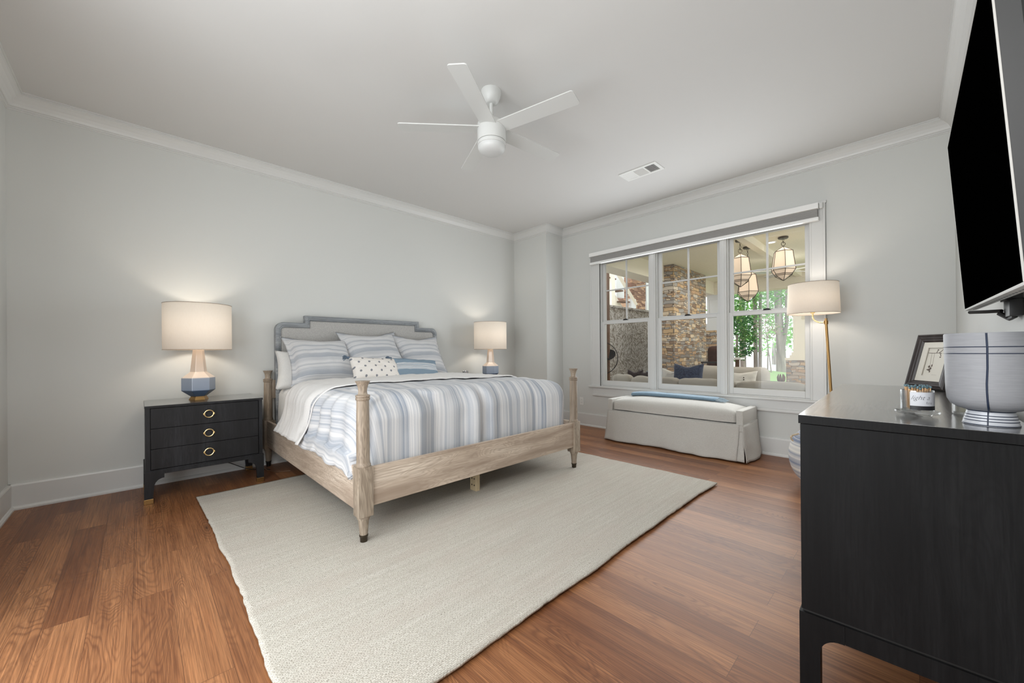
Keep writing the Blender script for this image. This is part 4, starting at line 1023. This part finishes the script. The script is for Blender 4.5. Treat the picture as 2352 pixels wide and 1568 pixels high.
# picture frame (local: x right, y up along the frame, z out of the picture)
def picture_frame():
    BL, BR = Vector((2.865, .022, .90)), Vector((2.700, -.100, .90))
    xr = (BR-BL).normalized(); n0 = Vector((xr.y, -xr.x, 0)); n0 = n0 if n0.x < 0 else -n0
    lean = R(14); up = (Vector((0,0,1))*math.cos(lean) - n0*math.sin(lean)).normalized(); nn = xr.cross(up).normalized()
    if nn.dot(n0) < 0: nn = -nn
    Wf, Hf = .215, .272
    p = thing('picture_frame', 'dark wood frame with a pebble picture leaning on the dresser', 'picture', tuple(BL+xr*Wf/2))
    M = Matrix((xr, up, nn)).transposed().to_4x4(); M.translation = BL - Vector(p.location) + Vector((0, 0, .003))
    def fin(b, name, mat, par=p, **k): b.xf(M); return b.obj(name, mat, par, **k)
    b = B(); fw = .038
    prof = [(0, -.012), (0, .010), (.006, .014), (.010, .011), (.014, .015), (.022, .012), (.026, .009), (.032, .008), (fw, .002), (fw, -.012)]
    corners = [(0, 0), (Wf, 0), (Wf, Hf), (0, Hf)]; rings = []
    for (cx, cyy) in corners:
        sx = 1 if cx == 0 else -1; sy = 1 if cyy == 0 else -1
        rings.append([b.bm.verts.new((cx+sx*d, cyy+sy*d, z)) for d, z in prof])
    for i in range(4):
        A, C = rings[i], rings[(i+1) % 4]
        for j in range(len(prof)): b.bm.faces.new((A[j], C[j], C[(j+1) % len(prof)], A[(j+1) % len(prof)]))
    fin(b, 'frame_moulding', FRAMEW)
    mw = .028; i0, i1, j0, j1 = fw, Wf-fw, fw, Hf-fw
    b = B().box(i0, j0, -.004, i0+mw, j1, .000).box(i1-mw, j0, -.004, i1, j1, .000).box(i0+mw, j0, -.004, i1-mw, j0+mw, .000).box(i0+mw, j1-mw, -.004, i1-mw, j1, .000)
    fin(b, 'mat_board', MAT_)
    fin(B().box(i0, j0, -.014, i1, j1, -.010), 'backing', MAT_)
    x0, x1, y0, y1 = i0+mw, i1-mw, j0+mw, j1-mw; w, h = x1-x0, y1-y0; q = lambda u, v: (x0+u*w, y0+v*h, -.009)
    b = B()
    for ch in (((-.02, .83), (.3, .82), (.66, .83), (.85, .93)), ((.66, .83), (1.0, .79)), ((.5, .83), (.55, .92)), ((.72, .83), (.82, .72)), ((.2, .82), (.3, .35)), ((.38, .82), (.45, .38))):
        thin = ch[0] in ((.2, .82), (.38, .82)); b.tube([q(*c) for c in ch], .0003 if thin else .0012, 5)
    fin(b, 'twig_drawing', PEBBLE)
    b = B()
    for (u, v, r1, r2) in ((.56, .94, .004, .003), (.88, .95, .004, .004), (1.0, .80, .003, .003), (.80, .68, .004, .003), (.26, .33, .006, .006), (.42, .37, .003, .007), (.30, .22, .007, .006), (.20, .22, .005, .003), (.38, .27, .005, .006), (.37, .16, .003, .006)):
        c = q(u, v); b.ball(c, (r1, r2, .0015), 10)
    fin(b, 'pebble', PEBBLE, smooth=True)
    fin(B().box(x0+w*.55, y0+.006, -.0098, x0+w*.9, y0+.0066, -.0095), 'signature_line', GREYINK)
    # easel strut
    fin(B().prism([(Wf/2-.03, .0), (Wf/2+.03, .0), (Wf/2+.02, .18), (Wf/2-.02, .18)], 'z', -.017, -.012), 'back_panel', BLACKM)
    st = B(); a = BL+xr*Wf/2+up*.17-nn*.015; c = Vector((a.x-n0.x*.045, a.y-n0.y*.045, .902)); st.tube([a-Vector(p.location), c-Vector(p.location)], .004, 6); st.obj('easel_strut', BLACKM, p)
picture_frame()

# ---------------------------------------------------------------- television
def television():
    A = Vector((2.388, -.110, 1.938)); Bc = Vector((2.4578, -.1544, 1.2534)); C = Vector((1.2698, -.1567, 1.2242))
    xr = (Bc-C).normalized(); v = (A-Bc); upv = (v-xr*v.dot(xr)).normalized(); nn = upv.cross(xr).normalized()
    if nn.y < 0: nn = -nn
    Wt, Ht = (Bc-C).length, .690
    # shear-free panel through C and Bc
    tv = thing('television', 'large flat television tilted down on the wall above the dresser', 'television', tuple((Bc+C)/2))
    # near edge direction follows the measured lean
    M = Matrix((xr, upv, nn)).transposed().to_4x4(); M.translation = C-Vector(tv.location)
    def fin(b, name, mat, par=tv, **k): b.xf(M); return b.obj(name, mat, par, **k)
    fin(B().box(.0031, .008, -.0024, Wt-.0031, Ht-.0032, .0005), 'screen', SCREEN)
    fin(B().box(0, 0, -.030, Wt, .0075, .001, .0015).box(0, Ht-.0030, -.0025, Wt, Ht, .001, .0005).box(0, .0076, -.0025, .0030, Ht-.0031, .001, .0005).box(Wt-.0030, .0076, -.0025, Wt, Ht-.0031, .001, .0005), 'bezel', GREYP)
    fin(B().box(.0010, .008, -.034, Wt-.0010, Ht-.002, -.0026), 'back_cover', DARKP)
    bk = B().grid(lambda u, w_: Vector((.004+u*(Wt-.008), .03+w_*(Ht-.05), -.034-.050*(min(1, 6*u, 6*(1-u), 8*w_, 8*(1-w_)))**.5)), 24, 16)
    fin(bk, 'rear_housing', DARKP, smooth=True)
    slots = B()
    for i in range(26):
        x = .05+i*(Wt-.1)/26
        slots.box(x, -.0008, -.018, x+.014, .0005, -.0145)
    fin(slots, 'vent_slot', BLACKM)
    mid = (Bc+C)/2-Vector(tv.location)
    br = B().box(.30*0+mid.x-.05+.25, -.0975+.005-.02, .02, mid.x+.05+.25, -.060, .30)
    br.obj('wall_bracket', BLACKM, tv)
    B().tube([(.36, .005, -.006), (.31, -.03, -.010), (.27, -.06, -.012)], .006, 8).tube([(.27, -.055, -.02), (.25, -.075, -.04), (.21, -.08, -.035), (.20, -.075, -.005)], .008, 8).box(.17, -.094, -.035, .28, -.065, .02, .003).obj('bracket_lever', BLACKM, tv, smooth=True)
television()

# ================================================================ OUTSIDE: covered patio, stairs, garden
struct(B().box(XR+T, -6, -.16, 10.6, 7.5, -.04).obj('patio_floor', PATIO))
struct(B().box(XR+T, -5, 2.75, 10.6, 3.36, 2.85).obj('patio_ceiling', BEAD))
struct(B().box(XR+T, 1.60, 2.64, 10.1, 1.70, 2.751).obj('patio_beam', CREAMP))
struct(B().box(XR+T, 3.34, 2.45, 10.4, 3.66, 2.90, .004).obj('stair_beam', CREAMP))
struct(B().box(10.08, -5, 2.44, 10.36, 3.34, 2.76).box(10.06, -5, 2.62, 10.08, 3.34, 2.70).obj('patio_header', CREAMP))
struct(B().box(7.35, 3.15, -.04, 9.0, 3.47, 2.76).obj('stone_chimney', STONE))
struct(B().box(5.6, 4.30, -.04, 10.6, 4.45, 2.02).box(5.6, 4.27, 2.0, 10.6, 4.48, 2.04).obj('stucco_wall', STREAK))
struct(B().box(6.285, 3.92, -.04, 6.335, 3.98, 2.75).box(6.335, 3.92, 2.66, 6.43, 3.98, 2.75).obj('brown_post', BROWNT))
def pier(x, y, zb, zs, ws, wb):
    p = thing('porch_pier', 'cream panelled porch pier on a brown stone base, seen beside the floor lamp' if y < 2 else 'white panelled porch pier just visible past the stone chimney', 'pier', (x, y, -.04))
    st = B(); st.box(x-.05, y-wb, -.04, x+2*wb, y+wb, zb); st.obj('stone_base', STONE, p, world=True)
    b = B().box(x-.04, y-wb-.02, zb, x+2*wb, y+wb+.02, zb+.05).box(x-.02, y-ws-.06, zb+.05, x+2*wb, y+ws+.06, zb+.11).box(x, y-ws-.03, zb+.11, x+2*wb, y+ws+.03, zb+.17)
    b.box(x+.01, y-ws, zb+.17, x+2*wb-.02, y+ws, zs)
    b.box(x, y-ws, zb+.17, x+.01, y-ws+.05, zs).box(x, y+ws-.05, zb+.17, x+.01, y+ws, zs).box(x, y-ws+.05, zb+.17, x+.01, y+ws-.05, zb+.30).box(x, y-ws+.05, zs-.12, x+.01, y+ws-.05, zs)
    b.obj('panelled_shaft', CREAMP if y < 2 else TRIM, p, world=True)
pier(10.1, 1.58, .87, 2.45, .19, .31); pier(10.1, 3.34, 1.58, 2.45, .17, .24)
# lanterns
def lantern(x, y, ztop, label):
    l = thing('pendant_lantern', label, 'lantern', (x, y, 2.75), 0, 'caged pendant lanterns over the patio')
    d = ztop
    B().lathe([(0, 2.75), (.062, 2.75), (.066, 2.735), (.058, 2.722), (0, 2.722)], (x, y), 24).obj('canopy', BRONZE, l, smooth=True, world=True)
    ch = B(); z = 2.722; i = 0
    while z > d+.075:
        ch.ring((x, y, z-.02), .016, .0028, ((1, 0, 0), (0, 1, 0))[i % 2], 12, 5, .6); z -= .030; i += 1
    ch.obj('chain', BRONZE, l, world=True)
    B().ring((x, y, d+.038), .028, .004, (1, .9, 0), 20, 6).obj('hanging_ring', BRONZE, l, world=True)
    lev = [(.004, d), (.122, d-.075), (.158, d-.345), (.118, d-.405), (.114, d-.425), (.003, d-.500)]
    B().lathe([(max(0, r-.004), z_) for r, z_ in lev[:3]]+[(lev[3][0]-.004, lev[3][1]), (0, lev[5][1]+.01)], (x, y), 6, start=.35).obj('linen_shade', LANT, l, world=True)
    cg = B()
    for k in range(6):
        a = .35+k*PI/3; cg.tube([(x+r*math.cos(a), y+r*math.sin(a), z_) for r, z_ in lev], .0042, 6)
    for r, z_ in lev[1:5]:
        pts = [(x+r*math.cos(.35+k*PI/3), y+r*math.sin(.35+k*PI/3), z_) for k in range(7)]
        for a_, b_ in zip(pts, pts[1:]): cg.tube([a_, b_], .0042, 6)
    cg.obj('metal_cage', BRONZE, l, world=True)
lantern(6.50, 1.782, 2.545, 'pendant lantern seen near the window mullion, on the shorter chain')
lantern(7.03, 1.821, 2.37, 'lowest pendant lantern, hanging partly behind the nearer one')
lantern(6.80, 1.300, 2.610, 'pendant lantern hanging alone above the floor lamp shade')
for (x, y) in ((5.95, 2.45), (6.99, 1.49), (6.66, 1.72+.32), (8.4, .6)):
    c = thing('recessed_light', 'small round recessed light in the patio ceiling', 'light', (x, y, 2.75), 0, 'recessed lights in the patio ceiling')
    B().ring((0, 0, -.003), .062, .008, (0,0,1), 28, 6).obj('trim_ring', WHITE_PLASTIC, c); B().lathe([(0, -.002), (.055, -.002), (.055, .0), (0, .0)], (0, 0), 24).obj('lens', CANL, c)
light('patio_lights', 'AREA', (7.4, 1.4, 2.60), 38, (1.0, .95, .88), (0, 0, 0), shape='RECTANGLE', size=2.6, size_y=3.0)
pfn = thing('patio_fan', 'white ceiling fan of the patio, behind the hanging lanterns', 'fan', (8.4, 1.55, 2.75))
B().lathe([(0, 2.75), (.05, 2.75), (.03, 2.70), (.012, 2.69), (.012, 2.56), (.09, 2.55), (.10, 2.50), (.08, 2.46), (0, 2.45)], (8.4, 1.55), 24).obj('motor', FANW, pfn, smooth=True, world=True)
for k in range(5):
    b = B().box(.09, -.06, -.004, .66, .06, .004); b.xf(Matrix.Translation((8.4, 1.55, 2.52)) @ Matrix.Rotation(R(40+72*k), 4, 'Z') @ Matrix.Rotation(R(12), 4, 'X')); b.obj('blade', FANW, pfn, world=True)
# sofas
def cushion_box(x0, y0, z0, x1, y1, z1, r=.05, seed=0.0, cr=.015):
    b = softbox(x0, y0, z0, x1, y1, z1, r, .02, 4+seed, 26, 26, cr); return b
sf = thing('outdoor_sofa', 'long taupe outdoor sofa standing close outside the windows', 'sofa', (5.8, 1.6, -.04))
B().box(5.42, .10, .02, 6.30, 3.02, .30, .02).box(5.40, .10, .02, 5.50, 3.02, .60, .03).obj('frame', OUTCUSH, sf, world=True)
for i in range(4):
    y0 = .12+i*.722
    cushion_box(5.40, y0, .40, 5.58, y0+.715, .70, .05, i).obj('back_cushion', OUTCUSH, sf, smooth=True, world=True, angle=3)
    cushion_box(5.58, y0, .28, 6.28, y0+.715, .44, .05, i+.5).obj('seat_cushion', OUTCUSH, sf, smooth=True, world=True, angle=3)
s3 = thing('corner_seat', 'taupe corner seat beside the stucco wall, at the end of the long sofa', 'sofa', (5.8, 3.4, -.04))
B().box(5.42, 3.06, .02, 6.3, 3.62, .30, .02).obj('frame', OUTCUSH, s3, world=True)
cushion_box(5.42, 3.02, .38, 5.62, 3.34, .715, .06, 2.2).obj('back_cushion', OUTCUSH, s3, smooth=True, world=True, angle=3)
cushion_box(5.62, 3.08, .28, 6.3, 3.60, .44, .05, 3.3).obj('seat_cushion', OUTCUSH, s3, smooth=True, world=True, angle=3)
s2 = thing('curved_sofa', 'taupe outdoor sofa facing the house, further out on the patio', 'sofa', (7.2, 2.1, -.04))
B().box(6.62, 1.55, .02, 7.45, 2.9, .32, .06, 3).obj('frame', OUTCUSH, s2, smooth=True, world=True)
cushion_box(7.15, 1.60, .30, 7.45, 2.9, .79, .10, 1.7, .03).obj('back_cushion', OUTCUSH, s2, smooth=True, world=True, angle=3)
cushion_box(6.62, 1.70, .30, 7.2, 2.88, .50, .06, 2.7).obj('seat_cushion', OUTCUSH, s2, smooth=True, world=True, angle=3)
def opil(mat, w, h, t, loc, rx, rz, label, seed=0):
    place(tag(pillow('outdoor_cushion', mat, w, h, t, seed=seed, dent=.10), label, 'cushion'), loc, rx, 0, rz)
opil(BROWNF, .26, .36, .12, (5.80, 3.13, .62), R(-8), R(-80), 'dark brown cushion outside, left one of a pair behind the sofa back', 21)
opil(BROWNF, .24, .36, .12, (5.83, 2.985, .62), R(-8), R(-96), 'dark brown cushion outside, touching the blue striped one', 22)
opil(LUMBAR, .28, .34, .12, (5.86, 2.83, .61), R(-8), R(-88), 'blue striped cushion outside, next to the dark brown pair', 23)
opil(OUTW, .34, .38, .14, (5.88, 2.55, .64), R(-10), R(-86), 'ivory cushion outside, beside the navy shaggy cushion', 24)
opil(NAVY, .44, .42, .18, (5.80, 2.29, .70), R(-10), R(-92), 'navy shaggy cushion outside in front of the stone chimney', 25)
opil(OUTW, .52, .34, .14, (6.98, 1.95, .60), R(-14), R(-86), 'ivory cushion with dark stitched trim on the far patio sofa', 26)
b = B()
for i in range(6): b.ball((6.915, 1.86, .49+i*.034), .009, 8)
tu = b.obj('tuft_row', BROWNF); hc = [x for x in bpy.data.objects if x.get('label', '').startswith('ivory cushion with dark stitched')][0]; tu.parent = hc; tu.matrix_parent_inverse = hc.matrix_world.inverted()
# patio extras
ch = thing('leather_armchair', 'dark brown leather chair beyond the stone chimney', 'chair', (8.2, 2.62, -.04))
B().box(8.0, 2.35, -.04, 8.6, 3.0, .52, .06, 3).obj('seat', LEATHER, ch, smooth=True, world=True)
cushion_box(7.98, 2.36, .5, 8.2, 2.79, 1.17, .07, 3.1).obj('backrest', LEATHER, ch, smooth=True, world=True, angle=3)
cs = thing('side_console', 'dark console table with open shelf below the leather chair', 'table', (7.6, 2.4, -.04))
B().box(7.5, 2.30, .86, 7.8, 2.72, .885).box(7.5, 2.30, .74, 7.8, 2.72, .76).box(7.5, 2.32, .30, 7.8, 2.72, .60).obj('shelf', BLACKM, cs, world=True)
for (lx, ly) in ((7.51, 2.31), (7.51, 2.69), (7.77, 2.31), (7.77, 2.69)): B().box(lx, ly, -.04, lx+.02, ly+.02, .88).obj('leg', BROWNT, cs, world=True)
wt = thing('side_table', 'small table with white top and dark leg at the lawn edge', 'table', (9.0, 2.55, -.04))
B().box(8.8, 2.42, .90, 9.1, 2.78, .94, .005).obj('tabletop', WHITE_PLASTIC, wt, world=True); B().box(8.93, 2.49, -.04, 8.99, 2.55, .90).obj('leg', BROWNT, wt, world=True)
fb = thing('fire_bowl', 'dark metal table with leaf-shaped candle holder beside the stone base', 'table', (6.3, 1.15, -.04))
B().lathe([(0, .620), (.26, .620), (.27, .632), (.26, .645), (0, .645)], (6.35, 1.32), 32).lathe([(.03, -.04), (.03, .63)], (6.35, 1.32), 12).obj('tabletop', BLACKM, fb, smooth=True, world=True)
b = B()
for k in range(7):
    a = k*2*PI/7+.3; pts = [(6.20+q_*math.cos(a), 1.222+q_*math.sin(a), z_) for q_, z_ in ((.012, .645), (.034, .69), (.040, .73), (.030, .772))]
    b.tube(pts, [.008, .013, .010, .002], 6)
b.obj('leaf_holder', BROWNT, fb, smooth=True, world=True)
# standing fan by the stucco wall
pf2 = thing('pedestal_fan', 'black caged pedestal fan in front of the streaked stucco wall', 'fan', (6.19, 4.0, -.04))
nf = Vector((6.19, 4.0, 0)).normalized(); c0 = Vector((6.19, 4.02, .968))
b = B().ring(c0, .30, .007, nf, 56, 6).ring(c0+nf*.10, .30, .004, nf, 56, 6)
sd = nf.cross(Vector((0,0,1)))
for k in range(24):
    a = k*PI/12; d = sd*math.cos(a)+Vector((0,0,1))*math.sin(a); b.tube([c0+d*.05-nf*.04, c0+d*.2-nf*.03, c0+d*.3], .0016, 4)
b.obj('cage', BLACKM, pf2, world=True)
for k in range(4):
    a = .4+k*PI/2; d = sd*math.cos(a)+Vector((0,0,1))*math.sin(a); e = sd*-math.sin(a)+Vector((0,0,1))*math.cos(a); b = B(); pts = []
    for t in range(14): q = t*2*PI/14; pts.append(c0+d*(.155+.125*math.cos(q))+e*.095*math.sin(q)+nf*(.05+.03*math.sin(q)))
    b.bm.faces.new([b.bm.verts.new(p) for p in pts]); solid(b.obj('fan_blade', BLACKM, pf2, world=True), .004, 0)
B().ball(tuple(c0+nf*.05), .05, 14).tube([tuple(c0+nf*.10), (6.26, 4.06, .80), (6.26, 4.06, -.03)], .014, 10).lathe([(0, -.04), (.18, -.04), (.18, -.02), (0, -.015)], (6.26, 4.06), 30).obj('stand', BLACKM, pf2, smooth=True, world=True)
# outdoor stairs
stp = thing('outdoor_staircase', 'cream outdoor staircase with brown treads rising behind the stucco wall', 'staircase', (9.3, 5.5, 2.0))
zz = lambda x: 3.10-(x-8.9)*.76
B().prism([(8.0, zz(8.0)-.12), (8.0, zz(8.0)-.45), (10.3, zz(10.3)-.45), (10.3, zz(10.3)-.12)], 'y', 5.62, 5.68).obj('stringer', CREAMP, stp, world=True)
for i in range(5):
    x = 8.75+i*.36; z = zz(x)-.20
    B().box(x-.02, 5.42, z-.035, x+.34, 5.64, z).obj('tread', BROWNT, stp, world=True); 
B().tube([(8.6, 5.4, zz(8.6)+.22), (10.1, 5.4, zz(10.1)+.22)], .055, 4).obj('handrail', CREAMP, stp, world=True)
for i in range(4): B().box(9.02+i*.115, 5.75, 2.9, 9.045+i*.115, 5.775, 3.5).obj('baluster', BLACKM, stp, world=True)
B().box(8.80, 5.38, -.04, 8.96, 5.50, 3.4).obj('newel_post', CREAMP, stp, world=True)
B().box(9.58, 5.7, 2.6, 9.98, 5.8, 4.2).box(9.85, 5.4, 1.9, 10.1, 5.5, 2.55).obj('landing_panel', TRIM, stp, world=True)
struct(B().box(10.95, 6.0, 0, 11.85, 6.5, 3.6).obj('stone_pier', STONE2))
struct(B().box(11.9, 6.0, 2.7, 12.25, 6.3, 3.9).box(11.82, 5.95, 2.05, 12.6, 6.35, 2.7).obj('white_column', TRIM))
# ground, lake, trees
def gf(u, v):
    x = 10.5+u*22; y = -14+v*40
    crest = .42+.11*(y-2.6) if y > 2.6 else .42+.02*(y-2.6)
    crest = min(crest, 1.4)
    if x < 14: z = -.06+(crest+.06)*((x-10.5)/3.5)**.8
    else: z = crest-(crest+1.1)*min(1, (x-14)/9)
    return Vector((x, y, z+.03*fbm(x*.8, y*.8)))
struct(B().grid(gf, 60, 90).obj('garden_ground', GROUND, smooth=True))
struct(B().box(20, -60, -.96, 110, 90, -.9).obj('lake', LAKE))
def foliage(c, rad, n, size, shell=.35, seed=1):
    random.seed(seed); b = B()
    for i in range(n):
        while True:
            p = Vector((random.uniform(-1, 1), random.uniform(-1, 1), random.uniform(-1, 1)))
            if shell < p.length < 1: break
        if noise.noise(p*2.3+Vector((seed, 0, 0))) < -.12: continue
        q = Vector((c[0]+p.x*rad[0], c[1]+p.y*rad[1], c[2]+p.z*rad[2])); s_ = size*random.uniform(.6, 1.3)
        a = Vector((random.gauss(0, 1), random.gauss(0, 1), random.gauss(0, .6))).normalized(); e = a.orthogonal().normalized()
        b.quad(q-a*s_, q-e*s_*.45+Vector((0,0,.1*s_)), q+a*s_, q+e*s_*.45)
    return b
def T_(label, trunks, crowns, leaf, seed, kind='tree', grp=None):
    t0 = trunks[0][0]; t = thing('garden_'+kind, label, kind, (t0[0], t0[1], t0[2]), 0, grp)
    b = B()
    for pts in trunks: b.tube([p[:3] for p in pts], [p[3] for p in pts], 10)
    b.obj('trunk', BARK, t, smooth=True, world=True)
    for i, (c, rd, n, sz) in enumerate(crowns): foliage(c, rd, n, sz, .15, seed+i).obj('foliage', leaf, t, world=True)
T_('dense green holly growing at the left of the garden view', [[(13.2, 3.75, .3, .05), (13.2, 3.72, 1.6, .03)]], [((13.2, 3.72, 1.55), (.75, .52, .85), 2600, .055), ((13.3, 3.95, 2.3), (.6, .45, .9), 1100, .055)], LEAFD, 31, 'shrub')
T_('tall thick grey tree forking beside the porch pier', [[(14.2, 2.78, .2, .15), (14.2, 2.80, 1.2, .12), (14.2, 2.86, 2.4, .10), (14.2, 2.9, 5.5, .08)], [(14.2, 2.76, 1.1, .07), (14.2, 2.64, 1.9, .05), (14.2, 2.62, 4.5, .04)]], [((14.6, 2.4, 3.4), (1.2, 1.7, 1.35), 3000, .065), ((14.2, 2.9, 1.95), (.35, .35, .5), 160, .05), ((14.4, 2.2, 1.6), (.5, .35, .7), 420, .05)], LEAFB, 41)
T_('pair of slim straight trunks in the middle of the garden view', [[(14.4, 3.52, .3, .065), (14.4, 3.55, 5.0, .055)], [(14.4, 3.40, .3, .055), (14.5, 3.38, 5.0, .04)]], [((14.6, 3.6, 3.2), (1.1, 1.5, 1.35), 3000, .065), ((14.4, 3.52, 2.0), (.3, .28, .7), 380, .05)], LEAFB, 51)
T_('pale trunk standing behind the holly', [[(16.5, 4.45, .0, .11), (16.5, 4.5, 6, .08)]], [((16.5, 4.6, 3.4), (1.4, 1.6, 1.7), 2600, .075)], LEAFB, 61)
T_('small reddish maple sapling between the larger trunks', [[(13.6, 3.02, .4, .022), (13.6, 3.0, 1.2, .016), (13.6, 3.06, 1.7, .01)], [(13.6, 2.92, .4, .02), (13.6, 2.97, .9, .015), (13.6, 3.02, 1.3, .01)]], [((13.6, 3.03, 1.75), (.35, .42, .38), 330, .045)], LEAFR, 71)
T_('leafy tree beyond the thick forked one, partly behind the pier', [[(17.5, 2.6, -.2, .12), (17.5, 2.6, 6, .08)]], [((17.5, 3.1, 3.1), (1.5, 2.2, 1.9), 3200, .08)], LEAFB, 81)
T_('leafy tree seen between the stair balusters', [[(15, 9.2, .8, .12), (15, 9.2, 6, .08)]], [((15, 9.3, 4.6), (1.5, 1.8, 1.8), 1500, .08)], LEAFB, 91)
for i in range(7):
    y = -4+i*6.5
    T_('distant hazy tree on the far lake shore, one of a similar row', [[(62, y+4, -.95, .3), (62, y+4, 2.0, .2)]], [((62, y+4, 2.2), (3, 4.2, 2.4+.4*math.sin(i*2)), 500, .35)], LEAFB, 100+i, grp='trees on the far shore')
